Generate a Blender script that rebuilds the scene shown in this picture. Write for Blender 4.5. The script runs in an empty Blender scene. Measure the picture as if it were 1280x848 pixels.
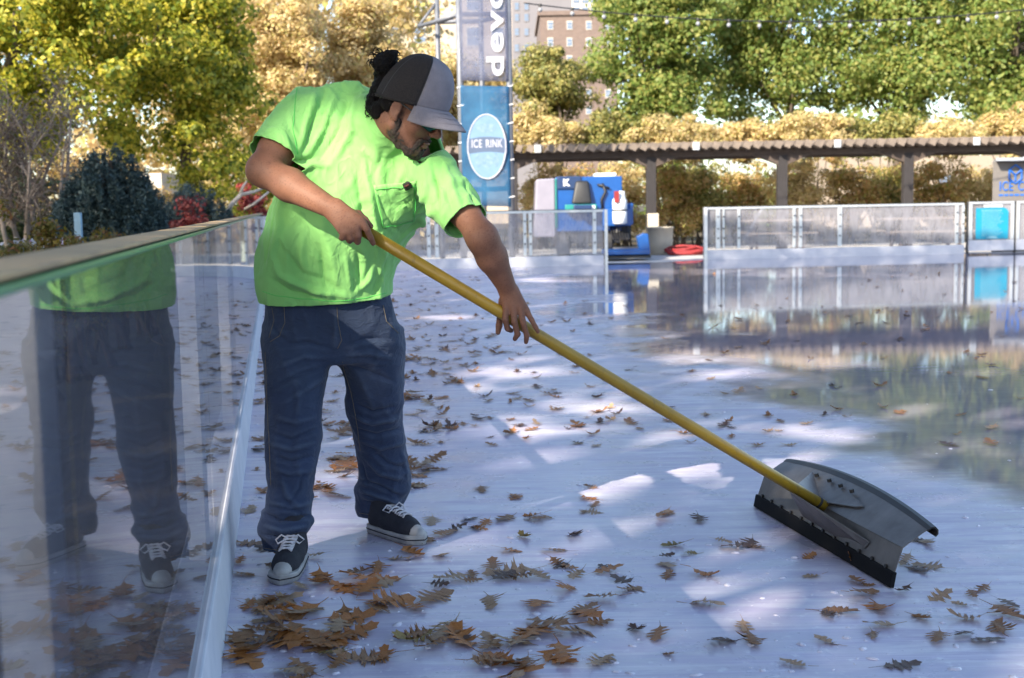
import bpy, bmesh, math, random
import numpy as np
from mathutils import Vector, Matrix, noise as mnoise
from mathutils.bvhtree import BVHTree
PI = math.pi
rnd = random.Random(11)
rng = np.random.default_rng(7)
SC = bpy.context.scene
COL = SC.collection

# ------------------------------------------------------------------ camera
CAMH, FPX, PITCH, ROLL = 1.2, 1600.0, math.atan(166 / 1600), math.radians(1.0)
CP = Vector((0, 0, CAMH))
_r0 = Vector((1, 0, 0)); _u0 = Vector((0, math.sin(PITCH), math.cos(PITCH)))
CW = Vector((0, math.cos(PITCH), -math.sin(PITCH)))
CR = _r0 * math.cos(ROLL) - _u0 * math.sin(ROLL)
CU = _r0 * math.sin(ROLL) + _u0 * math.cos(ROLL)
def ray(px, py): return (CR * ((px - 640) / FPX) - CU * ((py - 424) / FPX) + CW)
def at(px, py, Y):                       # the point at depth Y seen there
    d = ray(px, py); return CP + d * (Y / d.y)
def gnd(px, py, z=0.0):                  # the point at height z seen there
    d = ray(px, py); return CP + d * ((z - CAMH) / d.z)
def proj(P):
    d = Vector(P) - CP; z = d.dot(CW)
    return 640 + FPX * d.dot(CR) / z, 424 - FPX * d.dot(CU) / z
cam_d = bpy.data.cameras.new('camera'); cam = bpy.data.objects.new('camera', cam_d); COL.objects.link(cam)
cam.matrix_world = Matrix(((CR.x, CU.x, -CW.x, CP.x), (CR.y, CU.y, -CW.y, CP.y), (CR.z, CU.z, -CW.z, CP.z), (0, 0, 0, 1)))
cam_d.sensor_width = 36; cam_d.lens = 45; cam_d.clip_start = 0.05; cam_d.clip_end = 3000
cam_d.dof.use_dof = True; cam_d.dof.focus_distance = 4.1; cam_d.dof.aperture_fstop = 5.6
SC.camera = cam

# ------------------------------------------------------------------ light
SUN_H = Vector((0.6, 0.8, 0)); SUN_E = math.radians(31)
SUN_D = Vector((SUN_H.x * math.cos(SUN_E), SUN_H.y * math.cos(SUN_E), -math.sin(SUN_E)))   # travelling direction
w = bpy.data.worlds.new('World'); SC.world = w; w.use_nodes = True
nt = w.node_tree; bg = nt.nodes['Background']; sky = nt.nodes.new('ShaderNodeTexSky')
sky.sky_type = 'NISHITA'; sky.sun_disc = False; sky.sun_elevation = SUN_E
sky.sun_rotation = math.atan2(-SUN_H.x, -SUN_H.y)
sky.air_density = 1.0; sky.dust_density = 1.2; sky.ozone_density = 1.6
nt.links.new(sky.outputs[0], bg.inputs[0]); bg.inputs[1].default_value = 0.15
sun_d = bpy.data.lights.new('sun', 'SUN'); sun = bpy.data.objects.new('sun', sun_d); COL.objects.link(sun)
sun_d.energy = 4.6; sun_d.angle = math.radians(0.53); sun_d.color = (1, 0.9, 0.74)
sun.rotation_euler = SUN_D.to_track_quat('-Z', 'Y').to_euler()
SC.view_settings.view_transform = 'Standard'; SC.view_settings.look = 'None'
SC.view_settings.exposure = 1.5; SC.view_settings.gamma = 1
try: SC.view_settings.use_curve_mapping = False
except Exception: pass
SC.cycles.max_bounces = 8; SC.cycles.transparent_max_bounces = 16; SC.cycles.use_denoising = True
SC.cycles.caustics_reflective = False; SC.cycles.caustics_refractive = False

# ------------------------------------------------------------------ objects
def tag(o, label=None, cat=None, group=None, kind=None):
    if label: o['label'] = label
    if cat: o['category'] = cat
    if group: o['group'] = group
    if kind: o['kind'] = kind
    return o
def empty(name, loc, label=None, cat=None, group=None, rz=0.0):
    o = bpy.data.objects.new(name, None); COL.objects.link(o); o.location = loc; o.rotation_euler = (0, 0, rz)
    o.empty_display_size = 0.1
    return tag(o, label, cat, group)
def link(name, me, mat=None, parent=None, smooth=False):
    o = bpy.data.objects.new(name, me); COL.objects.link(o)
    if mat is not None and not me.materials: me.materials.append(mat)
    if smooth and len(me.polygons): me.polygons.foreach_set('use_smooth', np.ones(len(me.polygons), dtype=bool))
    if parent is not None:
        o.parent = parent
        # children are built in world coordinates: keep them there
        o.matrix_parent_inverse = wmat(parent).inverted()
    return o
def wmat(o):
    m = Matrix.LocRotScale(o.location, o.rotation_euler, o.scale)
    if o.parent is not None: m = wmat(o.parent) @ o.matrix_parent_inverse @ m
    return m
def npmesh(name, V, F):
    V = np.asarray(V, np.float32); F = np.asarray(F, np.int32)
    me = bpy.data.meshes.new(name); k = F.shape[1]
    me.vertices.add(len(V)); me.vertices.foreach_set('co', V.ravel())
    me.loops.add(F.size); me.loops.foreach_set('vertex_index', F.ravel())
    me.polygons.add(len(F)); me.polygons.foreach_set('loop_start', np.arange(0, F.size, k, dtype=np.int32))
    me.update(calc_edges=True); me.validate(); return me
class MB:                                # collects shapes and links them as ONE mesh object
    def __init__(s): s.v = []; s.f = []
    def add(s, vs, fs):
        b = len(s.v); s.v += [tuple(v) for v in vs]; s.f += [tuple(i + b for i in f) for f in fs]; return s
    def box(s, c, size, rz=0.0, M=None):
        hx, hy, hz = [q / 2 for q in size]; R = M if M is not None else Matrix.Rotation(rz, 3, 'Z')
        vs = [Vector(c) + R @ Vector((x * hx, y * hy, z * hz)) for x in (-1, 1) for y in (-1, 1) for z in (-1, 1)]
        return s.add(vs, [(0, 1, 3, 2), (4, 6, 7, 5), (0, 4, 5, 1), (2, 3, 7, 6), (0, 2, 6, 4), (1, 5, 7, 3)])
    def span(s, p, q, wd, ht, up=(0, 0, 1)):       # a bar of width wd, height ht from p to q
        p = Vector(p); q = Vector(q); d = q - p; L = d.length; d.normalize(); up = Vector(up)
        sx = d.cross(up)
        if sx.length < 1e-4: sx = d.cross(Vector((1, 0, 0)))
        sx.normalize(); uz = sx.cross(d)
        M = Matrix((d, sx, uz)).transposed()
        return s.box((p + q) / 2, (L, wd, ht), M=M)
    def tube(s, pts, r, n=10, caps=True):
        pts = [Vector(p) for p in pts]; rs = r if isinstance(r, (list, tuple)) else [r] * len(pts)
        b = len(s.v); a = None
        for i, p in enumerate(pts):
            d = (pts[min(i + 1, len(pts) - 1)] - pts[max(i - 1, 0)]).normalized()
            if a is None:
                a = d.orthogonal().normalized()
            else:
                a = (a - d * a.dot(d)); a = a.normalized() if a.length > 1e-6 else d.orthogonal().normalized()
            c = d.cross(a)
            for k in range(n):
                t = 2 * PI * k / n; s.v.append(tuple(p + (a * math.cos(t) + c * math.sin(t)) * rs[i]))
        for i in range(len(pts) - 1):
            for k in range(n):
                k2 = (k + 1) % n; s.f.append((b + i * n + k, b + i * n + k2, b + (i + 1) * n + k2, b + (i + 1) * n + k))
        if caps:
            s.f.append(tuple(b + k for k in reversed(range(n)))); e = b + (len(pts) - 1) * n; s.f.append(tuple(e + k for k in range(n)))
        return s
    def lathe(s, c, prof, n=24):                    # prof: (radius, z) list around a vertical axis
        b = len(s.v); c = Vector(c)
        for r, z in prof:
            for k in range(n):
                t = 2 * PI * k / n; s.v.append((c.x + r * math.cos(t), c.y + r * math.sin(t), c.z + z))
        for i in range(len(prof) - 1):
            for k in range(n):
                k2 = (k + 1) % n; s.f.append((b + i * n + k, b + i * n + k2, b + (i + 1) * n + k2, b + (i + 1) * n + k))
        s.f.append(tuple(b + k for k in reversed(range(n)))); e = b + (len(prof) - 1) * n; s.f.append(tuple(e + k for k in range(n)))
        return s
    def prism(s, poly, off):                        # extrude a polygon by a vector
        n = len(poly); o = Vector(off); vs = [Vector(p) for p in poly] + [Vector(p) + o for p in poly]
        return s.add(vs, [tuple(reversed(range(n))), tuple(range(n, 2 * n))] + [(i, (i + 1) % n, n + (i + 1) % n, n + i) for i in range(n)])
    def build(s, name, mat, parent=None, bevel=0.0, smooth=False, seg=2):
        me = bpy.data.meshes.new(name); me.from_pydata(s.v, [], s.f); me.update()
        bm = bmesh.new(); bm.from_mesh(me); bmesh.ops.recalc_face_normals(bm, faces=bm.faces); bm.to_mesh(me); bm.free()
        o = link(name, me, mat, parent, smooth)
        if bevel > 0:
            m = o.modifiers.new('bevel', 'BEVEL'); m.width = bevel; m.segments = seg; m.limit_method = 'ANGLE'; m.angle_limit = math.radians(40)
        return o
def thick(o, t, offset=0.0):
    m = o.modifiers.new('thick', 'SOLIDIFY'); m.thickness = t; m.offset = offset; return o
def kids(o): return [c for c in bpy.data.objects if c.parent == o]
def copy_tree(o, parent=None):
    c = o.copy(); COL.objects.link(c)
    if parent is not None: c.parent = parent
    for ch in kids(o): copy_tree(ch, c)
    return c

# ------------------------------------------------------------------ materials
def new_mat(name):
    m = bpy.data.materials.new(name); m.use_nodes = True
    return m, m.node_tree, m.node_tree.nodes['Principled BSDF']
def ramp(nt, fac, stops):
    r = nt.nodes.new('ShaderNodeValToRGB'); e = r.color_ramp.elements
    while len(e) < len(stops): e.new(0.5)
    for i, (p, c) in enumerate(stops):
        e[i].position = p; e[i].color = (*c, 1) if len(c) == 3 else c
    nt.links.new(fac, r.inputs[0]); return r.outputs[0]
def texco(nt, out='Object', scale=(1, 1, 1)):
    t = nt.nodes.new('ShaderNodeTexCoord'); m = nt.nodes.new('ShaderNodeMapping'); m.inputs['Scale'].default_value = scale
    nt.links.new(t.outputs[out], m.inputs[0]); return m.outputs[0]
def noise_n(nt, co, scale, detail=4, rough=0.55, dist=0.0):
    n = nt.nodes.new('ShaderNodeTexNoise'); n.inputs['Scale'].default_value = scale; n.inputs['Detail'].default_value = detail
    n.inputs['Roughness'].default_value = rough; n.inputs['Distortion'].default_value = dist
    nt.links.new(co, n.inputs['Vector']); return n.outputs['Fac']
def bump_n(nt, b, h, strength=0.3, dist=0.01, prev=None):
    n = nt.nodes.new('ShaderNodeBump'); n.inputs['Strength'].default_value = strength; n.inputs['Distance'].default_value = dist
    nt.links.new(h, n.inputs['Height'])
    if prev is not None: nt.links.new(prev, n.inputs['Normal'])
    if b is not None: nt.links.new(n.outputs[0], b.inputs['Normal'])
    return n.outputs[0]
def math_n(nt, op, a, b=None, clamp=False):
    n = nt.nodes.new('ShaderNodeMath'); n.operation = op; n.use_clamp = clamp
    for i, q in enumerate((a, b)):
        if q is None: continue
        if isinstance(q, (int, float)): n.inputs[i].default_value = q
        else: nt.links.new(q, n.inputs[i])
    return n.outputs[0]
def mix_c(nt, f, a, b, mode='MIX'):
    n = nt.nodes.new('ShaderNodeMix'); n.data_type = 'RGBA'; n.blend_type = mode
    for q, i in ((f, 0), (a, 6), (b, 7)):
        if isinstance(q, (int, float)): n.inputs[i].default_value = q
        elif isinstance(q, tuple): n.inputs[i].default_value = (*q, 1)
        else: nt.links.new(q, n.inputs[i])
    return n.outputs[2]
def simple(name, c1, c2=None, scale=8, rough=0.6, metal=0.0, bump=0.0, stretch=(1, 1, 1), rough2=None, spec=None, bscale=None):
    m, nt, b = new_mat(name); c2 = c2 or tuple(q * 0.8 for q in c1)
    co = texco(nt, 'Object', stretch); f = noise_n(nt, co, scale, 5, 0.6)
    nt.links.new(ramp(nt, f, [(0.3, c2), (0.7, c1)]), b.inputs['Base Color'])
    b.inputs['Roughness'].default_value = rough; b.inputs['Metallic'].default_value = metal
    if spec is not None: b.inputs['Specular IOR Level'].default_value = spec
    if rough2 is not None:
        nt.links.new(ramp(nt, f, [(0.3, (rough,) * 3), (0.7, (rough2,) * 3)]), b.inputs['Roughness'])
    if bump: bump_n(nt, b, noise_n(nt, co, bscale or scale * 4, 4), bump, 0.01)
    return m
def leaf_mat(name, cols, trans=0.35, rough=0.55):     # colour differs from leaf to leaf
    m, nt, b = new_mat(name); g = nt.nodes.new('ShaderNodeNewGeometry')
    n = len(cols); c = ramp(nt, g.outputs['Random Per Island'], [((i + 0.5) / n, q) for i, q in enumerate(cols)])
    nt.links.new(c, b.inputs['Base Color']); b.inputs['Roughness'].default_value = rough
    t = nt.nodes.new('ShaderNodeBsdfTranslucent'); nt.links.new(c, t.inputs[0])
    mx = nt.nodes.new('ShaderNodeMixShader'); mx.inputs[0].default_value = trans
    nt.links.new(b.outputs[0], mx.inputs[1]); nt.links.new(t.outputs[0], mx.inputs[2])
    nt.links.new(mx.outputs[0], nt.nodes['Material Output'].inputs[0]); return m
# ------------------------------------------------------------------ the rink line of boards
_d = ray(344, 262); BD = Vector((_d.x, _d.y, 0)).normalized()        # direction of the near boards
BN = Vector((BD.y, -BD.x, 0))                                          # towards the ice
def bp(s, a, z): return BD * s - BN * a + Vector((0, 0, z))            # a = metres to the left of the lens
HB = 1.105                                                             # far board height
NB = 1.1565                                                             # near board height

# ---- ice
m, nt, b = new_mat('ice'); M_ICE = m
co = texco(nt, 'Object')
n1 = noise_n(nt, co, 0.55, 5, 0.6, 0.4); n2 = noise_n(nt, co, 3.2, 6, 0.62, 0.3); n3 = noise_n(nt, co, 22, 5, 0.6)
cst = texco(nt, 'Object', (1.0, 7.0, 1.0)); n4 = noise_n(nt, cst, 2.2, 5, 0.65, 0.6)
base = ramp(nt, n2, [(0.30, (0.35, 0.33, 0.385)), (0.48, (0.53, 0.50, 0.555)), (0.68, (0.70, 0.67, 0.71))])
base = mix_c(nt, ramp(nt, n4, [(0.42, (0, 0, 0)), (0.62, (1, 1, 1))]), base, (0.43, 0.38, 0.50))
for (ang, sc_, amt) in ((0.5, 1.0, .30), (-0.9, .7, .25), (1.4, .8, .22)):   # skate cuts
    tq = nt.nodes.new('ShaderNodeTexCoord'); mq = nt.nodes.new('ShaderNodeMapping'); mq.inputs['Rotation'].default_value = (0, 0, ang); mq.inputs['Scale'].default_value = (.35 * sc_, 22 * sc_, 1); nt.links.new(tq.outputs['Object'], mq.inputs[0])
    base = mix_c(nt, math_n(nt, 'MULTIPLY', ramp(nt, noise_n(nt, mq.outputs[0], 1.6, 3, .5, .25), [(.60, (0, 0, 0)), (.66, (1, 1, 1)), (.70, (0, 0, 0))]), amt), base, (.78, .74, .80))
big = noise_n(nt, co, 0.9, 4, .6, .6); base = mix_c(nt, ramp(nt, big, [(.36, (.55, .55, .55)), (.52, (0, 0, 0))]), base, (.38, .345, .47))
fro = ramp(nt, n3, [(0.60, (0, 0, 0)), (0.74, (1, 1, 1))])
base = mix_c(nt, math_n(nt, 'MULTIPLY', fro, 0.75), base, (0.72, 0.72, 0.74))
BASE_ICE = base
# melt water lies on the right and far part of the rink: smooth there, frosted elsewhere
sep = nt.nodes.new('ShaderNodeSeparateXYZ'); nt.links.new(co, sep.inputs[0])
wx = math_n(nt, 'MULTIPLY', sep.outputs[0], 0.36); wy = math_n(nt, 'MULTIPLY', sep.outputs[1], 0.030)
wet = math_n(nt, 'ADD', math_n(nt, 'ADD', wx, wy), math_n(nt, 'MULTIPLY', math_n(nt, 'SUBTRACT', n1, 0.5), 1.5))
wet = ramp(nt, math_n(nt, 'MULTIPLY', wet, 0.62), [(0.42, (0, 0, 0)), (0.60, (1, 1, 1))])
wl = math_n(nt, 'LESS_THAN', sep.outputs[1], 18.5); 
nt.links.new(mix_c(nt, math_n(nt, 'MULTIPLY', wet, .8), BASE_ICE, (.22, .207, .265)), b.inputs['Base Color'])
rr = nt.nodes.new('ShaderNodeMix'); nt.links.new(wet, rr.inputs[0]); rr.inputs[3].default_value = 0.045
nt.links.new(ramp(nt, n2, [(0.3, (0.22,) * 3), (0.7, (0.42,) * 3)]), rr.inputs[2])
nt.links.new(rr.outputs[0], b.inputs['Roughness']); b.inputs['IOR'].default_value = 1.33
h1 = bump_n(nt, None, n3, 0.05, 0.004); h2 = bump_n(nt, None, n2, 0.10, 0.012, h1)
dry = math_n(nt, 'SUBTRACT', 1.0, wet)
bb = nt.nodes.new('ShaderNodeBump'); bb.inputs['Distance'].default_value = 0.012
nt.links.new(math_n(nt, 'ADD', math_n(nt, 'MULTIPLY', dry, 0.20), 0.012), bb.inputs['Strength'])
nt.links.new(math_n(nt, 'ADD', n2, math_n(nt, 'MULTIPLY', n3, 0.3)), bb.inputs['Height']); nt.links.new(bb.outputs[0], b.inputs['Normal'])

# ---- outline of the ice: near straight, corner, far straight
S_END = 21.5
farL = gnd(500, 338); farM = gnd(755, 331.5); farG0 = gnd(884, 325); farR = gnd(1212, 317.5); farE = gnd(1400, 313.5)
p0 = bp(S_END, 0.181, 0); u1 = BD; u2 = (farM - farL).normalized()
# corner arc: cubic between the two straights
arc = []
c0, c3 = p0, farL; L = (c3 - c0).length
for i in range(15):
    t = i / 14; q1 = c0 + u1 * L * 0.55; q2 = c3 - u2 * L * 0.40
    arc.append(c0 * (1 - t) ** 3 + q1 * 3 * t * (1 - t) ** 2 + q2 * 3 * t * t * (1 - t) + c3 * t ** 3)
mb = MB(); out = [bp(-14, 0.181, 0), p0] + arc[1:-1] + [farL, farM, farG0, farR, farE, Vector((24, 24, 0)), Vector((24, -14, 0))]
vs = [Vector((p.x, p.y, 0.0)) for p in out]; mb.add(vs, [tuple(reversed(range(len(vs))))])
ice = mb.build('ice', M_ICE); tag(ice, kind='structure')

# ---- ground round the rink, and the concrete apron at the machine's opening
m, nt, b = new_mat('soil'); co = texco(nt)
nt.links.new(ramp(nt, noise_n(nt, co, 1.3, 6, 0.65), [(0.3, (0.045, 0.035, 0.02)), (0.55, (0.10, 0.075, 0.04)), (0.75, (0.13, 0.12, 0.05))]), b.inputs['Base Color'])
b.inputs['Roughness'].default_value = 0.95; bump_n(nt, b, noise_n(nt, co, 30, 4), 0.6, 0.03)
mb = MB(); G = 700; N = 8
mb.add([(-G, -G, -0.06), (G, -G, -0.06), (G, G, -0.06), (-G, G, -0.06)], [(0, 1, 2, 3)])
tag(mb.build('ground', m), kind='structure')
M_CONC = simple('concrete', (0.50, 0.48, 0.46), (0.36, 0.34, 0.33), 2.0, 0.85, bump=0.15)
mb = MB(); a0 = farM + Vector((-14, 0.25, 0)); a1 = farE + Vector((8, 0.25, 0))
mb.add([(a0.x, a0.y, -0.03), (a1.x, a1.y, -0.03), (a1.x, 37.5, -0.03), (a0.x, 37.5, -0.03)], [(0, 1, 2, 3)])
tag(mb.build('pavement', M_CONC), kind='structure')

# ---- materials of the boards
M_KICK = simple('white_plastic', (0.58, 0.58, 0.62), (0.46, 0.47, 0.52), 5, 0.75, bump=0.05)
M_ALU = simple('aluminium', (0.62, 0.63, 0.65), (0.48, 0.49, 0.51), 14, 0.38, metal=0.55)
M_DARK = simple('dark_rubber', (0.025, 0.025, 0.028), (0.015, 0.015, 0.017), 12, 0.55)
M_WOOD = simple('weathered_cap', (0.52, 0.35, 0.17), (0.32, 0.22, 0.12), 9, 0.85, stretch=(1, 1, 1), bump=0.15)
M_GREEN = simple('green_rail', (0.04, 0.22, 0.10), (0.03, 0.16, 0.07), 6, 0.30)
def glass_mat(name, tint, haze, hazecol, ior=1.5, rough=0.02, refl=1.0):
    m, nt, b = new_mat(name); out = nt.nodes['Material Output']
    co = texco(nt); tr = nt.nodes.new('ShaderNodeBsdfTransparent'); tr.inputs[0].default_value = (*tint, 1)
    gl = nt.nodes.new('ShaderNodeBsdfGlossy'); gl.inputs['Roughness'].default_value = rough
    fr = nt.nodes.new('ShaderNodeFresnel'); fr.inputs[0].default_value = ior
    b.inputs['Base Color'].default_value = (*hazecol, 1); b.inputs['Roughness'].default_value = 0.6
    st = nt.nodes.new('ShaderNodeTexCoord'); mp = nt.nodes.new('ShaderNodeMapping'); mp.inputs['Scale'].default_value = (1.0, 1.0, 0.25)
    nt.links.new(st.outputs['Object'], mp.inputs[0])
    f = math_n(nt, 'MULTIPLY', ramp(nt, noise_n(nt, mp.outputs[0], 6.0, 6, 0.7, 0.8), [(0.25, (0.45,) * 3), (0.8, (1.3,) * 3)]), haze, True)
    m1 = nt.nodes.new('ShaderNodeMixShader'); nt.links.new(f, m1.inputs[0]); nt.links.new(tr.outputs[0], m1.inputs[1]); nt.links.new(b.outputs[0], m1.inputs[2])
    m2 = nt.nodes.new('ShaderNodeMixShader'); nt.links.new(math_n(nt, 'MULTIPLY', fr.outputs[0], refl), m2.inputs[0]); nt.links.new(m1.outputs[0], m2.inputs[1]); nt.links.new(gl.outputs[0], m2.inputs[2])
    nt.links.new(m2.outputs[0], out.inputs[0]); return m
M_GLASS_F = glass_mat('scratched_acrylic', (0.80, 0.82, 0.86), 0.55, (0.36, 0.355, 0.40), 1.45, 0.06)
M_GLASS_N = glass_mat('near_acrylic', (0.45, 0.47, 0.54), 0.27, (0.25, 0.245, 0.30), 1.38, 0.02, 0.92)

# ---- the near boards: kick plate, sheets of acrylic between posts, green rail, tan cap
nb = empty('dasher_board', bp(4, 0.2, 0), 'long clear dasher board beside the worker, with green rail and tan cap along its top', 'rink board', 'dasher boards round the rink')
mb = MB(); mb.add([bp(-6, 0.181, 0), bp(-6, 0.193, 0.195), bp(-6, 0.31, 0.195), bp(-6, 0.31, -0.05), bp(-6, 0.181, -0.05)] +
                  [bp(S_END, 0.181, 0), bp(S_END, 0.193, 0.195), bp(S_END, 0.31, 0.195), bp(S_END, 0.31, -0.05), bp(S_END, 0.181, -0.05)],
                  [(0, 1, 2, 3, 4), (9, 8, 7, 6, 5)] + [(i, (i + 1) % 5, 5 + (i + 1) % 5, 5 + i) for i in range(5)])
mb.build('kick_plate', M_KICK, nb, 0.006)
edges = [-6 + 2.44 * k for k in range(12)]; edges = [e for e in edges if e < S_END] + [S_END]
for k in range(len(edges) - 1):
    mb = MB(); s0, s1 = edges[k] + 0.004, edges[k + 1] - 0.004
    mb.add([bp(s0, 0.2085, 0.197), bp(s1, 0.2085, 0.197), bp(s1, 0.2085, NB - 0.0165), bp(s0, 0.2085, NB - 0.0165)], [(0, 1, 2, 3)])
    g = mb.build('acrylic_sheet', M_GLASS_N, nb)
    mb = MB(); mb.span(bp(edges[k], 0.252, -0.05), bp(edges[k], 0.252, NB - 0.02), 0.05, 0.05); mb.build('post', M_ALU, nb)
mb = MB(); mb.span(bp(-6, 0.212, NB - 0.0118), bp(S_END, 0.212, NB - 0.0118), 0.032, 0.0085); mb.build('green_rail', M_GREEN, nb, 0.002)
mb = MB()
for k in range(len(edges) - 1): mb.span(bp(edges[k] + 0.002, 0.234, NB - 0.0015), bp(edges[k + 1] - 0.002, 0.234, NB - 0.0015), 0.076, 0.006)
mb.build('cap_rail', M_WOOD, nb, 0.002)

# ---- far boards: pieces along a polyline of ground points
def board_run(label, pts, posts, kick=0.20, h=HB, group='dasher boards round the rink', endpost=True):
    c = pts[0]; r = empty('dasher_board', (c.x, c.y, 0), label, 'rink board', group)
    for i in range(len(pts) - 1):
        a, q = Vector((*pts[i][:2], 0)), Vector((*pts[i + 1][:2], 0)); d = (q - a).normalized(); n = Vector((-d.y, d.x, 0))
        mb = MB(); mb.span(a + n * 0.06 + Vector((0, 0, kick / 2 - .02)), q + n * 0.06 + Vector((0, 0, kick / 2 - .02)), 0.12, kick + .04); mb.build('kick_plate', M_KICK, r)
        mb = MB(); mb.span(a + n * 0.06 + Vector((0, 0, h - .025)), q + n * 0.06 + Vector((0, 0, h - .025)), 0.07, 0.045); mb.build('top_rail', M_ALU, r)
        mb = MB(); mb.span(a + n * 0.06 + Vector((0, 0, h + .006)), q + n * 0.06 + Vector((0, 0, h + .006)), 0.075, 0.014); mb.build('cap_rail', M_DARK, r)
        mb = MB(); mb.add([a + n * .05 + Vector((0, 0, kick + .022)), q + n * .05 + Vector((0, 0, kick + .022)), q + n * .05 + Vector((0, 0, h - .048)), a + n * .05 + Vector((0, 0, h - .048))], [(0, 1, 2, 3)])
        mb.build('acrylic_sheet', M_GLASS_F, r)
    for (p, wd) in posts:
        p = Vector((*p[:2], 0)); d = (Vector((*pts[-1][:2], 0)) - Vector((*pts[0][:2], 0))).normalized(); n = Vector((-d.y, d.x, 0))
        mb = MB(); mb.span(p + n * .035 + Vector((0, 0, kick + .022)), p + n * .035 + Vector((0, 0, h - .05)), wd, 0.03, up=d.cross(Vector((0, 0, 1))))
        ps = mb.build('post', M_ALU, r)
        bo = MB()
        for z in (0.45, 0.65, 0.9): bo.box(p + n * .012 + Vector((0, 0, z)), (0.03, 0.02, 0.03))
        bo.build('bolt', M_DARK, ps)
    return r
def gl(px, A, B):                                   # point of the ground line A-B seen in column px
    lo, hi = -0.6, 1.6
    for _ in range(40):
        mid = (lo + hi) / 2; x = proj(A.lerp(B, mid))[0]
        if x < px: lo = mid
        else: hi = mid
    return A.lerp(B, lo)
# corner + far left run
tag(board_run('curved clear dasher board in the corner behind the worker', arc, [(arc[i], 0.06) for i in range(1, 14, 2)]))
board_run('clear dasher board in front of the blue resurfacer, ending beside its opening', [farL, farM],
          [(gl(x, farL, farM), wd) for x, wd in ((537, .07), (547, .07), (657, .06), (664, .06), (744, .07))])
mb = MB(); P = farM + Vector((0.05, 0.06, 0)); mb.box(P + Vector((0, 0, HB / 2)), (0.06, 0.14, HB)); o = mb.build('end_post', M_ALU, bpy.data.objects['dasher_board.002'])
fr_ = board_run('long clear dasher board in front of the pergola, right of the opening', [farG0, gl(1205, farG0, farR)],
          [(gl(x, farG0, farR), wd) for x, wd in ((898, .09), (905, .04), (924, .06), (993, .06), (1001, .07), (1050, .09), (1196, .07), (1204, .05))])
mb = MB(); mb.box(farG0 + Vector((-0.03, 0.06, HB / 2)), (0.07, 0.16, HB)); mb.build('end_post', M_ALU, fr_)
mb = MB(); q0 = gl(933, farG0, farR); q1 = gl(957, farG0, farR)
mb.span(q0 + Vector((0, .35, .38)), q1 + Vector((0, .3, 1.10)), 0.035, 0.03); mb.build('brace', M_ALU, fr_)
# gates
def gate(label, A, B, kick=0.13, h=HB + 0.02):
    A = Vector((*A[:2], 0)); B = Vector((*B[:2], 0)); r = empty('rink_gate', (A.x, A.y, 0), label, 'gate', 'gates in the far dasher boards')
    d = (B - A).normalized(); n = Vector((-d.y, d.x, 0)); Z = lambda z: Vector((0, 0, z))
    mb = MB()
    mb.span(A + Z(h - .03), B + Z(h - .03), 0.07, 0.05)
    for e in (A + d * .035, B - d * .035): mb.span(e + Z(.30), e + Z(h - .056), 0.07, 0.07, up=n)
    mb.build('gate_frame', M_ALU, r, 0.005)
    mb = MB(); mb.span(A + Z(.06 + .115), B + Z(.06 + .115), 0.08, 0.23); mb.build('kick_plate', M_KICK, r, 0.005)
    mb = MB(); mb.add([A + d * .072 + Z(.292), B - d * .072 + Z(.292), B - d * .072 + Z(h - .056), A + d * .072 + Z(h - .056)], [(0, 1, 2, 3)]); mb.build('acrylic_sheet', M_GLASS_F, r)
    mb = MB(); mb.span(A - d * .012 + n * .02, A - d * .012 + n * .02 + Z(h), 0.02, 0.06); mb.build('hinge_strip', M_DARK, r)
    return r
g1a, g1b = gl(1210, farG0, farR), gl(1266, farG0, farR)
gate('rink gate with the cyan notice behind its pane', g1a, g1b)
gate('rink gate at the right edge, right of the cyan notice', gl(1269, farG0, farR), gl(1330, farG0, farR))
# the cyan notice
M_CYAN = simple('cyan_print', (0.010, 0.25, 0.38), (0.008, 0.21, 0.33), 3, 0.35)
M_WHITE = simple('white_paint', (0.78, 0.78, 0.79), (0.68, 0.68, 0.7), 6, 0.5)
A, B = gl(1217.5, farG0, farR), gl(1258, farG0, farR); dd = (B - A).normalized(); nn = Vector((-dd.y, dd.x, 0))
W_ = (B - A).length; O_ = A - nn * 0.055
nr = empty('notice_board', (A.x, A.y, 0.3), 'cyan notice full of small white lines, mounted on the rink gate', 'sign')
poly = [(0, .31), (W_, .31), (W_, .90), (W_ - .03, .95), (W_ - .09, .985), (0, .985)]
mb = MB(); mb.prism([O_ + dd * x + Vector((0, 0, z)) for x, z in poly], nn * 0.008); mb.build('panel', M_CYAN, nr)
mb = MB(); mb.span(O_ + dd * .17 + Vector((0, 0, 1.025)), O_ + dd * .60 + Vector((0, 0, 1.025)), 0.01, 0.06); mb.build('header_strip', simple('grey_print', (.45, .48, .52), None, 4, .5), nr)
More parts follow.
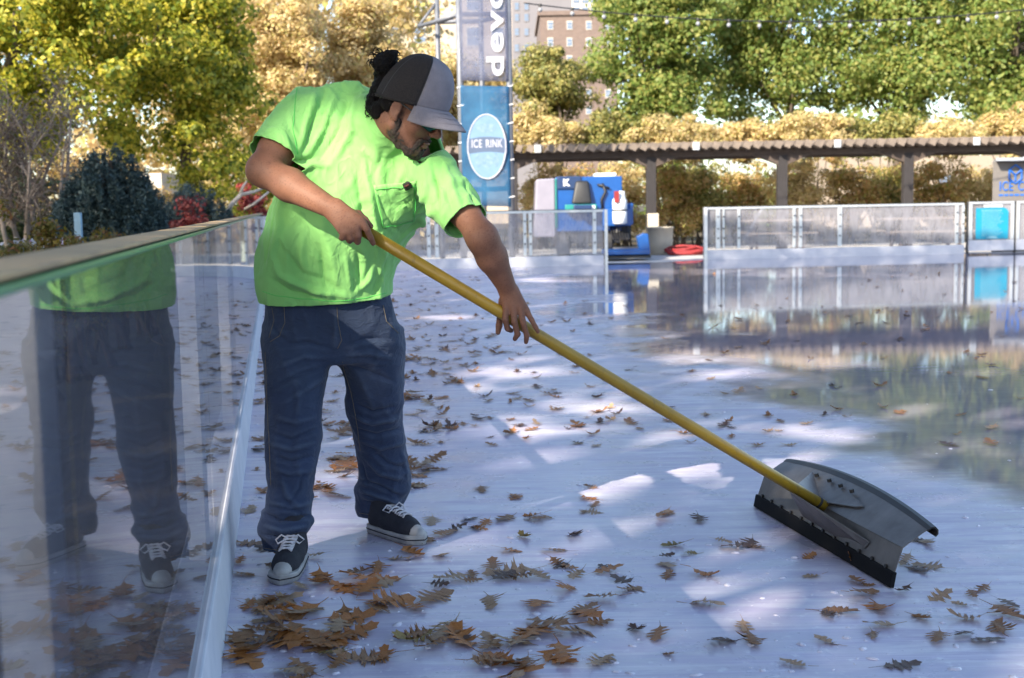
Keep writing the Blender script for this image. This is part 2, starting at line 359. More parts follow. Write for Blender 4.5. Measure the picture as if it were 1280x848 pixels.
# ------------------------------------------------------------------ lettering
def text_mesh(name, txt, size, mat, parent, origin, xdir, zdir, ext=0.004, bold=0.0, sx=1.0, center=True):
    cu = bpy.data.curves.new('lettering_curve', 'FONT'); cu.body = txt; cu.size = size; cu.extrude = ext; cu.offset = bold; cu.space_character = 1.1; cu.space_word = 1.5
    cu.align_x = 'CENTER' if center else 'LEFT'; cu.align_y = 'CENTER'
    o = bpy.data.objects.new('lettering_curve', cu); COL.objects.link(o)
    me = bpy.data.meshes.new_from_object(o.evaluated_get(bpy.context.evaluated_depsgraph_get())); bpy.data.objects.remove(o); bpy.data.curves.remove(cu)
    x = Vector(xdir).normalized(); z = Vector(zdir).normalized(); y = z.cross(x)      # text plane: x right, z up, facing -y'
    M = Matrix(((x.x * sx, z.x, -y.x, origin[0]), (x.y * sx, z.y, -y.y, origin[1]), (x.z * sx, z.z, -y.z, origin[2]), (0, 0, 0, 1)))
    me.transform(M); me.materials.clear(); return link(name, me, mat, parent)
Z = lambda z: Vector((0, 0, z))
# lines of the cyan notice: too small to read, only their grey-white lines show
mb = MB()
for k in range(17):
    zz = .93 - k * .034; ln = W_ * rnd.uniform(.45, .62); x0 = W_ * .18
    if k == 0: x0, ln = W_ * .16, W_ * .62
    x = x0
    while x < x0 + ln:
        q = rnd.uniform(.03, .08); mb.box(O_ + dd * (x + q / 2) + Z(zz) - nn * .003, (q, .004, .010 if k else .02), math.atan2(dd.y, dd.x)); x += q + .012
mb.build('print_lines', simple('pale_print', (.20, .42, .52), None, 3, .5), nr)
mb = MB(); mb.prism([O_ + dd * (W_ * .5 + .13 * math.cos(t)) + Z(.325 + .05 * math.sin(t)) - nn * .004 for t in [PI * i / 12 for i in range(13)]], nn * .004); mb.build('emblem', bpy.data.materials['pale_print'], nr)

# ------------------------------------------------------------------ blue ice resurfacer
M_BLUE = simple('blue_paint', (0.005, 0.075, 0.29), (0.004, 0.06, 0.24), 4, 0.32, bump=0.02)
M_NAVY = simple('navy_paint', (0.012, 0.035, 0.11), (0.010, 0.03, 0.09), 4, 0.4)
M_BLACK = simple('black_plastic', (0.018, 0.018, 0.02), (0.012, 0.012, 0.014), 9, 0.5)
M_SILV = simple('grey_panel', (0.25, 0.235, 0.29), (0.21, 0.2, 0.25), 3, 0.45)
M_RED = simple('red_fabric', (0.26, 0.018, 0.02), (0.18, 0.012, 0.015), 6, 0.7, bump=0.2)
M_TEAL = simple('teal_panel', (0.015, 0.22, 0.2), None, 4, 0.45)
MY = 28.6
def mp(px, z, dy=0.0): p = at(px, 0, MY + dy); return Vector((p.x + 0.0 * z, MY + dy, z))
def mz(py, px=740): return at(px, py, MY).z
mx = lambda px, py=270: at(px, py, MY).x
mr = empty('ice_resurfacer', (mx(740), MY, 0), 'blue ice resurfacer parked in the opening between the far boards', 'ice resurfacer')
def mbox(name, x0, x1, z0, z1, y0, y1, mat, parent=mr, bev=0.02):
    mb = MB(); mb.box(((x0 + x1) / 2, MY + (y0 + y1) / 2, (z0 + z1) / 2), (x1 - x0, y1 - y0, z1 - z0)); return mb.build(name, mat, parent, bev)
zt = mz(221)
body = mbox('body', mx(695), mx(778), .62, zt, 0, 2.6, M_BLUE)
# grey snow tank on the left with a sloping side
mb = MB(); x0, x1, xs = mx(667), mx(694), mx(671); mb.prism([(x0, MY - .05, .5), (x1, MY - .05, .5), (x1, MY - .05, zt - .02), (xs, MY - .05, zt - .04)], (0, 2.2, 0))
mb.build('snow_tank', M_SILV, mr, 0.03)
mbox('trim_strip', mx(694.3), mx(696.5), .7, zt - .03, -.045, -.005, M_TEAL)
mbox('control_panel', mx(697), mx(727), zt - .27, zt + .015, -.04, -.004, M_NAVY)
text_mesh('emblem', 'K', .2, M_WHITE, mr, (mx(708), MY - .046, zt - .13), (1, 0, 0), (0, 0, 1), .002, .01)
mbox('driver_seat_base', mx(716), mx(738), mz(262), mz(256), -.5, -.06, M_NAVY)
mb = MB(); mb.prism([(mx(714), MY - .22, mz(255)), (mx(739.5), MY - .22, mz(255)), (mx(736), MY - .12, mz(226)), (mx(720), MY - .12, mz(226))], (0, .10, 0)); mb.build('driver_seat', M_BLACK, mr, 0.05, True, 3)
mbox('side_step', mx(706), mx(745), mz(264), mz(255.5), -.3, -.02, M_TEAL)
mbox('number_plate', mx(726), mx(743), mz(263), mz(257), -.315, -.302, M_WHITE)
# hose and lever on the front face
mb = MB(); mb.tube([(mx(753), MY - .03, mz(230)), (mx(757), MY - .05, mz(240)), (mx(752), MY - .05, mz(250)), (mx(753), MY - .03, mz(262))], .03, 8); mb.tube([(mx(747), MY - .04, mz(231)), (mx(762), MY - .05, mz(236))], .025, 8)
mb.build('hose', M_BLACK, mr, 0, True)
mb = MB(); mb.box((mx(758), MY + .4, zt + .03), (.5, .5, .10)); mb.build('tank_lid', M_WHITE, mr, .04)
mbox('side_bin', mx(752), mx(787), mz(283), mz(262), -.35, .9, M_BLUE)
mbox('side_rail', mx(785), mx(790), mz(282), mz(255), -.3, .5, M_BLUE)
# white water jug with a red label
jx = (mx(764) + mx(781)) / 2
mb = MB(); z0, z1 = mz(281), mz(240); h = z1 - z0
mb.lathe((jx, MY - .45, z0), [(.10, 0), (.155, .03), (.16, h * .38), (.15, h * .40), (.15, h * .44), (.16, h * .46), (.16, h * .72), (.12, h * .80), (.11, h)], 20); jug = mb.build('water_drum', M_WHITE, mr, 0, True)
mb = MB(); mb.lathe((jx, MY - .45, z0 + h * .40), [(.153, 0), (.163, .01), (.163, .03), (.153, .04)], 20); mb.build('strap', M_BLACK, jug, 0, True)
mbox('drum_label', mx(765), mx(771), mz(254), mz(240), -.66, -.62, M_RED, jug, .004)
mbox('chassis', mx(700), mx(775), .34, .66, .1, 2.5, M_BLACK)
def wheel(x, y):
    mb = MB(); n = 24
    for prof in ([(.30, -.11), (.36, -.08), (.36, .08), (.30, .11)],):
        b = len(mb.v)
        for r_, o_ in prof:
            for k in range(n): t = 2 * PI * k / n; mb.v.append((x + o_, y + r_ * math.cos(t), .36 + r_ * math.sin(t)))
        for i in range(3):
            for k in range(n): k2 = (k + 1) % n; mb.f.append((b + i * n + k, b + i * n + k2, b + (i + 1) * n + k2, b + (i + 1) * n + k))
        mb.f.append(tuple(b + k for k in range(n))); mb.f.append(tuple(b + 3 * n + k for k in range(n)))
    wh = mb.build('wheel', M_DARK, mr, 0)
    mb = MB(); mb.tube([(x - .118, y, .36), (x + .118, y, .36)], .17, 16); mb.build('rim', M_SILV, wh)
wheel(mx(760), MY + .35); wheel(mx(706), MY + .35); wheel(mx(706), MY + 2.1)
mb = MB()
for k in range(7): mb.tube([(mx(764 + k * 3), MY - .1 - .05 * k, mz(284)), (mx(763 + k * 3.3), MY - .25, mz(292)), (mx(765 + k * 3), MY - .5, mz(300))], .022, 6)
mb.box((mx(775), MY + .2, mz(290)), (.5, .3, .3)); mb.build('linkage', M_BLACK, mr, 0)
# conditioner (the blue sledge on the ice)
cx0, cx1 = mx(752), mx(808); zc = mz(312)
mb = MB(); mb.prism([(cx0, MY - .75, .10), (cx1, MY - .75, .10), (cx1, MY - .75, zc + .02), (cx0, MY - .75, zc)], (0, .9, 0)); con = mb.build('conditioner', M_BLUE, mr, .02)
mb = MB(); mb.prism([(mx(795), MY - .7, zc), (mx(808), MY - .7, zc), (mx(806), MY - .7, mz(293)), (mx(800), MY - .7, mz(292)), (mx(792), MY - .7, mz(296))], (0, .25, 0)); mb.build('end_cheek', M_BLUE, con, .02)
mb = MB(); mb.prism([(mx(801), MY - .30, zc), (mx(808), MY - .30, zc), (mx(807), MY - .30, mz(294)), (mx(801), MY - .30, mz(297))], (0, .3, 0)); mb.build('end_cheek', M_BLUE, con, .02)
mb = MB(); mb.box(((cx0 + cx1) / 2, MY - .3, .055), (cx1 - cx0 + .02, .95, .05)); mb.build('runner', M_DARK, con)

# planter and red hose pile behind the opening
M_POT = simple('cream_pot', (0.50, 0.45, 0.36), (0.40, 0.36, 0.29), 3, 0.7, bump=.05)
M_LEAFY = leaf_mat('planter_leaves', [(.05, .09, .02), (.09, .13, .03), (.16, .15, .03), (.2, .1, .03)])
P = at(825.5, 312, 31.0); P.z = -.03
pl = empty('planter', P, 'round cream planter pot standing behind the opening, against the pergola post', 'planter')
mb = MB(); hh = at(825, 284, 31).z + .03; mb.lathe(P, [(.24, 0), (.27, .02), (.30, hh * .5), (.31, hh - .03), (.33, hh - .02), (.33, hh), (.28, hh), (.27, hh - .06)], 28); mb.build('pot', M_POT, pl, 0, True)
mb = MB(); mb.lathe(P + Z(hh - .08), [(.27, 0), (.2, .02)], 20); mb.build('soil', bpy.data.materials['soil'], pl)
mb = MB(); q = at(857, 314, 30.4); q.z = -.02; r2 = random.Random(3)
for k in range(5):
    pts = [q + Vector((.42 * math.cos(t * .7 + k * 1.3) * (1 + .12 * k / 5), .2 * math.sin(t * .7 + k), .035 + .05 * k * (.6 + .3 * math.sin(t + k)))) for t in range(10)]
    mb.tube(pts, .032, 8)
tag(mb.build('fire_hose', M_RED, None, 0, True), 'red hose heaped on the ground right of the cream planter', 'hose')

# ------------------------------------------------------------------ pergola
M_TIMB = simple('dark_timber', (0.085, 0.06, 0.048), (0.05, 0.036, 0.03), 5, 0.75, stretch=(1, 6, 6), bump=.2)
M_SLAT = simple('weathered_slat', (0.22, 0.175, 0.14), (0.12, 0.095, 0.08), 3, 0.8, bump=.2)
M_POST = simple('shaded_post', (0.03, 0.025, 0.027), (0.018, 0.016, 0.017), 4, 0.8, stretch=(6, 6, 1), bump=.2)  # post colour darkened to carry the shadow the posts stand in
PY = 33.0
px_ = lambda x, y=200: at(x, y, PY).x
pr = empty('pergola', (px_(980), PY + 1.2, 0), 'long dark timber pergola roof on posts behind the far boards', 'pergola')
zt1, zb1 = at(960, 177, PY).z, at(960, 191, PY).z
xa, xb = px_(560), px_(1420)
for yy in (PY + .25, PY + 2.4):
    mb = MB(); mb.box(((xa + xb) / 2, yy, zb1 + .02), (xb - xa, .14, .17)); mb.build('beam', M_TIMB, pr, .01)
mb = MB(); x = xa; k = 0
while x < xb:
    t = rnd.uniform(-.012, .012)
    mb.box((x, PY + 1.28, zb1 + .112 + .085), (.155 + t, 3.1 + rnd.uniform(-.06, .06), .17), M=Matrix.Rotation(math.radians(24), 3, 'Y') @ Matrix.Rotation(rnd.uniform(-.01, .01), 3, 'Z')); x += .262
mb.build('roof_slats', M_SLAT, pr)
mb = MB(); mb.box(((xa + xb) / 2, PY - .1, zt1 + .0), (xb - xa, .03, .022)); mb.build('edge_strip', M_SLAT, pr)
for x in (672, 868, 1043, 1215):
    mb = MB(); mb.box((px_(x), PY - .31, zt1 - .1), (.17, .05, .2)); mb.build('bracket_plate', M_ALU, pr, .01)
for x in (641, 815, 980, 1138, 1300):
    for yy in (PY + .25,):
        X = px_(x, 230); hgt = zb1 - .06
        mb = MB(); mb.box((X, yy, hgt / 2 - .05), (.25, .25, hgt + .1)); po = mb.build('post', M_POST, pr, .01)
        mb = MB(); mb.prism([(X - .75, yy - .12, hgt + .002), (X + .75, yy - .12, hgt + .002), (X + .60, yy - .12, hgt - .05), (X + .128, yy - .12, hgt - .24), (X + .128, yy - .12, hgt - .3), (X - .128, yy - .12, hgt - .3), (X - .128, yy - .12, hgt - .24), (X - .60, yy - .12, hgt - .05)], (0, .24, 0)); mb.build('knee_brace', M_TIMB, po, .004)
mb = MB(); q = at(817, 284, PY); mb.box((px_(817, 270), PY + .25, at(815, 270, PY).z - .25), (.29, .29, .62)); mb.build('pale_post_base', M_POT, pr, .01)  # pale box round the lower end of this post

# picnic tables behind the clear boards
def picnic(x, Y, wd, label):
    X = at(x, 270, Y).x; r = empty('picnic_table', (X, Y, 0), label, 'table', 'tables under the pergola')
    mb = MB(); mb.box((X, Y, .74), (wd, .75, .05)); mb.build('tabletop', M_SLAT, r, .01)
    for s in (-1, 1):
        mb = MB(); mb.box((X, Y + s * .65, .44), (wd, .26, .045)); mb.build('bench', M_SLAT, r, .01)
        mb = MB(); mb.span((X + s * wd * .33, Y - .62, -.03), (X + s * wd * .33, Y + .2, .71), .09, .05, up=(1, 0, 0)); mb.build('leg', M_TIMB, r)
        mb = MB(); mb.span((X + s * wd * .33 + .06, Y + .62, -.03), (X + s * wd * .33 + .06, Y - .2, .71), .09, .05, up=(1, 0, 0)); mb.build('leg', M_TIMB, r)
        mb = MB(); mb.box((X + s * wd * .33 - .06, Y, .40), (.05, 1.5, .09)); mb.build('cross_bar', M_TIMB, r)
picnic(1155, 30.8, 2.1, 'wooden picnic table behind the clear board, left of the cyan notice')
picnic(970, 31.5, 1.7, 'wooden picnic table behind the clear board, at the pergola post right of the opening')

# ------------------------------------------------------------------ truss tower with two mesh banners
TY = 29.4
M_TRUSS = simple('truss_steel', (0.16, 0.17, 0.20), (0.11, 0.12, 0.145), 7, 0.5, metal=.2)
tx = lambda px, dy=0: at(px, 130, TY + dy).x
tr = empty('truss_tower', (tx(605), TY + .5, 0), 'grey steel truss tower behind the far boards carrying the hanging banners', 'truss tower')
TOP = 7.2
for (px, dy) in ((576, 0), (637, 0), (549, 1.1), (603, 1.1)):
    X = tx(px, dy); mb = MB(); mb.tube([(X, TY + dy, -.06), (X, TY + dy, TOP)], .075 if dy == 0 else .06, 12); mb.build('upright', M_TRUSS, tr, 0, True)
for zz in (at(600, 18, TY).z, 1.6, 6.6):
    X = [(tx(576), TY), (tx(637), TY), (tx(603, 1.1), TY + 1.1), (tx(549, 1.1), TY + 1.1)]
    mb = MB()
    for i in range(4): a, c = X[i], X[(i + 1) % 4]; mb.tube([(*a, zz), (*c, zz)], .055, 10)
    if zz < 3 or zz > 6: mb.build('ring_brace', M_TRUSS, tr, 0, True); continue
    mb.tube([(*X[0], zz), (X[0][0] - .98, TY + .9, zz - .12)], .045, 8); mb.tube([(*X[3], zz), (X[0][0] - .98, TY + .9, zz - .12)], .045, 8)
    mb.tube([(X[0][0] - .98, TY + .9, zz - .12), (*X[3], zz + .45)], .035, 8)
    mb.build('ring_brace', M_TRUSS, tr, 0, True)
def mesh_mat(name, colA, colB, alpha, scale, zsplit=None):
    m, nt, b = new_mat(name); co = texco(nt); out = nt.nodes['Material Output']
    nt.links.new(ramp(nt, noise_n(nt, co, scale, 5, .65), [(.35, colA), (.68, colB)]), b.inputs['Base Color']); b.inputs['Roughness'].default_value = .7
    t = nt.nodes.new('ShaderNodeBsdfTransparent'); mx = nt.nodes.new('ShaderNodeMixShader'); mx.inputs[0].default_value = alpha
    tl = nt.nodes.new('ShaderNodeBsdfTranslucent'); nt.links.new(b.inputs['Base Color'].links[0].from_socket, tl.inputs[0])
    m1 = nt.nodes.new('ShaderNodeMixShader'); m1.inputs[0].default_value = .4; nt.links.new(b.outputs[0], m1.inputs[1]); nt.links.new(tl.outputs[0], m1.inputs[2])
    nt.links.new(t.outputs[0], mx.inputs[1]); nt.links.new(m1.outputs[0], mx.inputs[2]); nt.links.new(mx.outputs[0], out.inputs[0]); return m
M_BAN1 = mesh_mat('blue_banner_mesh', (.024, .115, .26), (.045, .21, .39), .68, 1.3)
M_BAN2 = mesh_mat('grey_banner_mesh', (.12, .14, .24), (.25, .27, .37), .58, 1.2)
def banner(name, label, x0, x1, y0, y1, mat, sag):
    zA, zB = at(606, y1, TY).z, at(606, y0, TY).z; X0, X1 = tx(x0), tx(x1); n = 14
    V = []; F = []
    for j in range(n + 1):
        for i in range(n + 1):
            u, v = i / n, j / n; V.append((X0 + (X1 - X0) * u, TY - .09 - sag * math.sin(PI * u) * (0.4 + .6 * math.sin(PI * v)) + .008 * math.sin(9 * v + 5 * u), zA + (zB - zA) * v - .035 * (X1 - X0) * u))
    for j in range(n):
        for i in range(n): a = j * (n + 1) + i; F.append((a, a + 1, a + n + 2, a + n + 1))
    o = link(name, npmesh(name, V, F), mat, None, True); thick(o, .004)
    return tag(o, label, 'banner'), X0, X1, zA, zB
b1, X0, X1, zA, zB = banner('banner', 'blue mesh banner with an oval ICE RINK emblem hung on the truss tower', 576, 636.5, 257, 107, M_BAN1, .04)
M_PALE = simple('pale_blue_print', (.15, .25, .37), (.11, .20, .32), 4, .6)
M_PRINTD = simple('grey_blue_print', (.075, .11, .19), None, 4, .6)
M_PRINTW = simple('white_print', (.48, .49, .56), None, 4, .6)
cxb, czb = (tx(606) + .03), at(606, 184, TY).z; yb = TY - .155
def ell(cx, cz, a, bb, t0=0, t1=2 * PI, n=48): return [(cx + a * math.cos(t0 + (t1 - t0) * i / n), yb, cz + bb * math.sin(t0 + (t1 - t0) * i / n)) for i in range(n + 1)]
mb = MB(); mb.prism(ell(cxb, czb, .43, .72)[:-1], (0, .003, 0)); em = mb.build('emblem', M_PALE, b1)
mb = MB(); mb.tube([(p[0], p[1] - .003, p[2]) for p in ell(cxb, czb, .43, .72)], .014, 6, False); mb.build('emblem_ring', M_PRINTW, em)
mb = MB(); nseg = 16
top = [(cxb - .45 + .9 * i / nseg, yb - .006, czb + .17 + .05 * math.sin(PI * i / nseg)) for i in range(nseg + 1)]
bot = [(p[0], p[1], p[2] - .33) for p in top]; mb.prism(top + bot[::-1], (0, .003, 0)); mb.build('emblem_band', M_PRINTD, em)
text_mesh('lettering', 'ICE RINK', .25, M_PRINTW, em, (cxb, yb - .012, czb + .06), (1, 0, 0), (0, 0, 1), .002, .003, .62)
for (ox, oz, a, bb) in ((0, -.32, .13, .15), (-.2, -.3, .07, .16), (.2, -.3, .07, .16), (0, .42, .22, .1)):
    mb = MB(); mb.prism([(p[0], p[1] - .004, p[2]) for p in ell(cxb + ox, czb + oz, a, bb, n=20)[:-1]], (0, .003, 0)); mb.build('emblem_figure', bpy.data.materials.get('mid_blue_print') or simple('mid_blue_print', (.09, .17, .28), (.2, .29, .38), 9, .6), em)
b2, *_ = banner('banner', 'grey mesh banner with tall white sideways lettering, hung above the blue banner', 577, 636.5, 101, -60, M_BAN2, .03)
text_mesh('lettering', 'devon', .54, M_PRINTW, b2, (tx(621), TY - .15, at(621, 97, TY).z), (0, 0, 1), (-1, 0, 0), .003, .012, 1.75, False)
mb = MB()
for k in range(7):
    for X in (tx(576), tx(637)):
        zz = at(600, 110 + k * 23, TY).z; mb.tube([(X - .08, TY - .08, zz), (X + .08, TY - .08, zz + .03)], .012, 6)
mb.build('cable_tie', M_WHITE, tr)

# ------------------------------------------------------------------ grey kiosk with blue lettering at the right edge
KY = 29.2
M_KIOSK = simple('grey_cladding', (0.16, 0.145, 0.135), (0.13, 0.118, 0.11), 3, 0.7)
M_LOGO = simple('blue_lettering', (.01, .12, .50), None, 4, .4)
kx = lambda px: at(px, 220, KY).x
kr = empty('kiosk', (kx(1300), KY, 0), 'grey kiosk with blue ICE CUBE lettering behind the gates at the right edge', 'kiosk')
zk = at(1260, 202, KY).z
mb = MB(); x0, x1 = kx(1241), kx(1400); f_ = (KY + 2.4) / KY * 1.004; mb.prism([(x0, KY, -.06), (x1, KY, -.06), (x1, KY + 2.4, -.06), (x0 * f_, KY + 2.4, -.06)], (0, 0, zk + .06)); mb.build('wall', M_KIOSK, kr, .01)
mb = MB(); mb.prism([(x0 - .04, KY - .3, zk + .003), (x1, KY - .3, zk + .003), (x1, KY + 2.5, zk + .003), (x0 * f_ - .03, KY + 2.5, zk + .003)], (0, 0, .07)); mb.build('roof', M_ALU, kr, .01)
mb = MB(); mb.tube([(kx(1272), KY - .3, at(1272, 199, KY).z), (kx(1290), KY - .3, at(1290, 190, KY).z)], .03, 8); mb.build('awning_arm', M_ALU, kr)
text_mesh('lettering', 'ICE CUBE', .30, M_LOGO, kr, (kx(1249), KY - .012, at(1260, 233.5, KY).z), (1, 0, 0), (0, 0, 1), .01, .001, .68, False)
lx, lz = kx(1269), at(1269, 218, KY).z; mb = MB()
hexa = [(lx + .16 * math.cos(PI / 6 + PI / 3 * i), KY - .015, lz + .21 * math.sin(PI / 6 + PI / 3 * i)) for i in range(7)]
mb.tube(hexa, .022, 6, False)
for i in (0, 2, 4): mb.tube([(lx, KY - .015, lz - .02), hexa[i] if i != 4 else (lx, KY - .015, lz - .15)], .02, 6)
mb.build('emblem', M_LOGO, kr)
mb = MB(); x = kx(1249); zz = at(1260, 244, KY).z
while x < kx(1300): q = rnd.uniform(.05, .11); mb.box((x + q / 2, KY - .006, zz), (q, .01, .04)); x += q + .03
mb.build('small_print', M_LOGO, kr)

# ------------------------------------------------------------------ buildings far behind
def facade(label, x0, x1, ytop, Y, mat, wins, wmat=None, depth=18, cat='building', cornice=True):
    X0, X1 = at(x0, 100, Y).x, at(x1, 100, Y).x; zt = at((x0 + x1) / 2, ytop, Y).z
    r = empty('building', ((X0 + X1) / 2, Y, 0), label, cat)
    mb = MB(); mb.box(((X0 + X1) / 2, Y + depth / 2, zt / 2 - .05), (X1 - X0, depth, zt + .1)); mb.build('wall', mat, r)
    if cornice: mb = MB(); mb.box(((X0 + X1) / 2, Y + depth / 2, zt + .25), (X1 - X0 + .5, depth + .5, .5)); mb.build('parapet', mat, r)
    for (cx, cy, ww, hh) in wins:
        c = at(cx, cy, Y); w_, h_ = ww * Y / FPX, hh * Y / FPX
        mb = MB(); mb.box((c.x, Y - .03, c.z), (w_ * 1.16, .10, h_ * 1.14)); f = mb.build('window', wmat or M_WHITE, r)
        mb = MB(); mb.box((c.x, Y - .085, c.z + h_ * .24), (w_, .02, h_ * .46)); mb.box((c.x, Y - .085, c.z - h_ * .26), (w_, .02, h_ * .46)); mb.build('pane', M_PANE, f)
    return r
m, nt, b = new_mat('window_pane'); M_PANE = m; b.inputs['Base Color'].default_value = (.13, .17, .24, 1); b.inputs['Roughness'].default_value = .08
def brick(name, c1, c2, mor, sc):
    m, nt, b = new_mat(name); co = texco(nt); br = nt.nodes.new('ShaderNodeTexBrick'); sx = nt.nodes.new('ShaderNodeSeparateXYZ'); cb = nt.nodes.new('ShaderNodeCombineXYZ')
    nt.links.new(co, sx.inputs[0]); nt.links.new(math_n(nt, 'ADD', sx.outputs[0], sx.outputs[1]), cb.inputs[0]); nt.links.new(sx.outputs[2], cb.inputs[1]); nt.links.new(cb.outputs[0], br.inputs['Vector'])
    br.inputs['Color1'].default_value = (*c1, 1); br.inputs['Color2'].default_value = (*c2, 1); br.inputs['Mortar'].default_value = (*mor, 1); br.inputs['Scale'].default_value = sc; br.inputs['Mortar Size'].default_value = .012
    nt.links.new(br.outputs[0], b.inputs['Base Color']); b.inputs['Roughness'].default_value = .9; return m
M_BRICK = brick('brown_brick', (.165, .118, .10), (.13, .094, .082), (.18, .155, .14), 1.6)
M_GREYB = simple('grey_stone', (.19, .18, .195), (.15, .145, .16), .15, .85)
M_CREAM = simple('cream_render', (.46, .38, .29), (.40, .33, .26), .2, .9)
M_TOWW = simple('white_stone', (.62, .56, .48), (.55, .5, .43), .2, .85)
M_DKW = simple('dark_frame', (.2, .17, .16), None, 2, .7)
bw = [(x, y, 6, 9) for y in (32, 53, 75, 96, 117, 138) for x in (688, 712, 736, 760)]
facade('brown brick building with rows of small windows seen between the trees', 676, 772, 19, 150, M_BRICK, bw, M_TOWW)
facade('grey stone building rising behind the brown brick one', 640, 716, -6, 185, M_GREYB, [(x, y, 5, 9) for y in (8, 22, 40, 60) for x in (646, 658)], M_DKW)
facade('white tower block peeking over the brown brick building', 713, 750, -70, 260, M_TOWW, [(x, y, 7.5, 4) for y in (-24, -14, -9 + 4, 2, 11.5) for x in (720.5, 731.5, 742.5)], M_DKW)
facade('pale cream building behind the truss tower', 440, 641, -80, 95, M_CREAM, [(x, y, 14, 22) for y in (-40, 2, 46, 90, 132) for x in (455, 490, 525, 591, 622)], M_TOWW)
# a white garden house far left between the plants
gh = facade('small white house glimpsed between the garden trees', 168, 196, 217, 46, M_TOWW, [(182, 228, 6, 8)], M_TOWW, 4, 'house', False)
# a white ice-cream-coloured block glimpsed through the shrubs at the right
facade('pale low building glimpsed through the shrubs under the pergola', 1020, 1260, 196, 60, simple('tan_stone', (.34, .28, .22), (.26, .21, .17), .4, .9), [(1060, 225, 14, 12), (1120, 225, 14, 12), (1180, 225, 14, 12)], M_DKW, 8, 'building', False)

# ------------------------------------------------------------------ string lights across the top
m, nt, b = new_mat('bulb_glass'); M_BULB = m; b.inputs['Base Color'].default_value = (.26, .27, .29, 1); b.inputs['Roughness'].default_value = .1
def string(x0, y0, x1, y1, Y, n, sag, label):
    A, B = at(x0, y0, Y), at(x1, y1, Y + 1.5); r = empty('string_light', A, label, 'string lights', 'string lights over the rink')
    f = lambda t: A.lerp(B, t) - Z(sag * 4 * t * (1 - t))
    mb = MB(); mb.tube([f(i / 24) for i in range(25)], .012, 5); mb.build('cable', M_BLACK, r)
    for i in range(n):
        p = f((i + .5) / n); mb = MB(); mb.lathe(p - Z(.13), [(.015, 0), (.038, .025), (.04, .05), (.025, .08)], 10); bu = mb.build('bulb', M_BULB, r, 0, True)
        mb = MB(); mb.lathe(p - Z(.03), [(.032, 0), (.032, .05)], 8); mb.build('socket', M_BLACK, bu)
string(655, 4, 1300, 10, 24, 17, .30, 'string of clear bulbs sagging across the upper right, the lower string')
string(690, -24, 1300, -8, 27, 13, .12, 'string of clear bulbs along the top edge, the upper string')
# ------------------------------------------------------------------ plants
def unit(n):
    v = rng.normal(size=(n, 3)); return v / np.linalg.norm(v, axis=1, keepdims=True)
def leaves_mesh(name, P, size, up=0.5, aspect=0.55, out=None):
    """one small folded four-cornered leaf at every point of P"""
    n = len(P); N = unit(n) + np.array([0, 0, up]);
    if out is not None: N = N * .75 + out * 1.15
    N /= np.linalg.norm(N, axis=1, keepdims=True); T = np.cross(N, unit(n)); T /= np.linalg.norm(T, axis=1, keepdims=True) + 1e-9; B = np.cross(N, T)
    s = (size * rng.uniform(0.6, 1.35, n))[:, None]
    V = np.stack([P + T * s * .5, P + B * s * .5 * aspect + N * s * .08, P - T * s * .5, P - B * s * .5 * aspect + N * s * .08], 1).reshape(-1, 3)
    return npmesh(name, V, np.arange(4 * n).reshape(n, 4))
def clumps_in(c, r, n, shell=0.55):
    d = unit(n); q = rng.uniform(shell, 1.0, n)[:, None]; lump = 1 + .16 * np.sin(d[:, :1] * 5 + c[0]) + .13 * np.sin(d[:, 2:3] * 6 + c[1])
    return np.array(c) + d * q * np.array(r) * lump
def crown_points(c, r, nclump, nleaf, cr, shell=.5):
    C = clumps_in(c, r, nclump, shell); k = rng.integers(0, nclump, nleaf); d = unit(nleaf)
    rad = cr * rng.uniform(.55, 1.35, nclump)[k][:, None] * rng.uniform(.15, 1, nleaf)[:, None] ** .45
    P = C[k] + d * rad * np.array([1.1, 1.1, .75]); return P, d, C
M_BARK = simple('bark', (.13, .10, .075), (.07, .053, .04), 6, .9, stretch=(1, 1, .25), bump=.5)
M_PALEBARK = simple('pale_bark', (.36, .30, .26), (.24, .19, .16), 8, .8, stretch=(1, 1, .3), bump=.3)
def limb(mb, a, b, r0, r1, n=7, wob=.12):
    a = Vector(a); b = Vector(b); L = (b - a).length; o = Vector((rnd.uniform(-1, 1), rnd.uniform(-1, 1), rnd.uniform(-.3, .6))) * L * wob
    pts = [a.lerp(b, t) + o * math.sin(PI * t) + Vector((0, 0, L * .06 * math.sin(PI * t))) for t in [i / 5 for i in range(6)]]
    mb.tube(pts, [r0 + (r1 - r0) * i / 5 for i in range(6)], n); return pts
def tree(label, base, c, r, mat, nclump=60, nleaf=9000, cr=.75, size=.13, trunk=.16, group=None, cat='tree', name='tree', shell=.45, bark=None, forks=9, extra=None):
    base = Vector(base); t = empty(name, base, label, cat, group)
    P, d, C = crown_points(c, r, nclump, nleaf, cr, shell)
    keep = P[:, 2] > .05; P = P[keep]; d = d[keep]
    cr_o = link('crown', leaves_mesh('crown', P, size, .35, .6, d), mat, t)
    mb = MB(); top = Vector((c[0], c[1], c[2] + r[2] * .25)); pts = limb(mb, base - Vector((0, 0, .1)), top, trunk, trunk * .3, 10, .04)
    order = rnd.sample(range(len(C)), min(forks, len(C)))
    for i in order:
        s = pts[rnd.choice([2, 3, 3, 4])]; limb(mb, s, C[i], trunk * .4, trunk * .07, 6)
    mb.build('trunk', bark or M_BARK, t, 0, True)
    return t
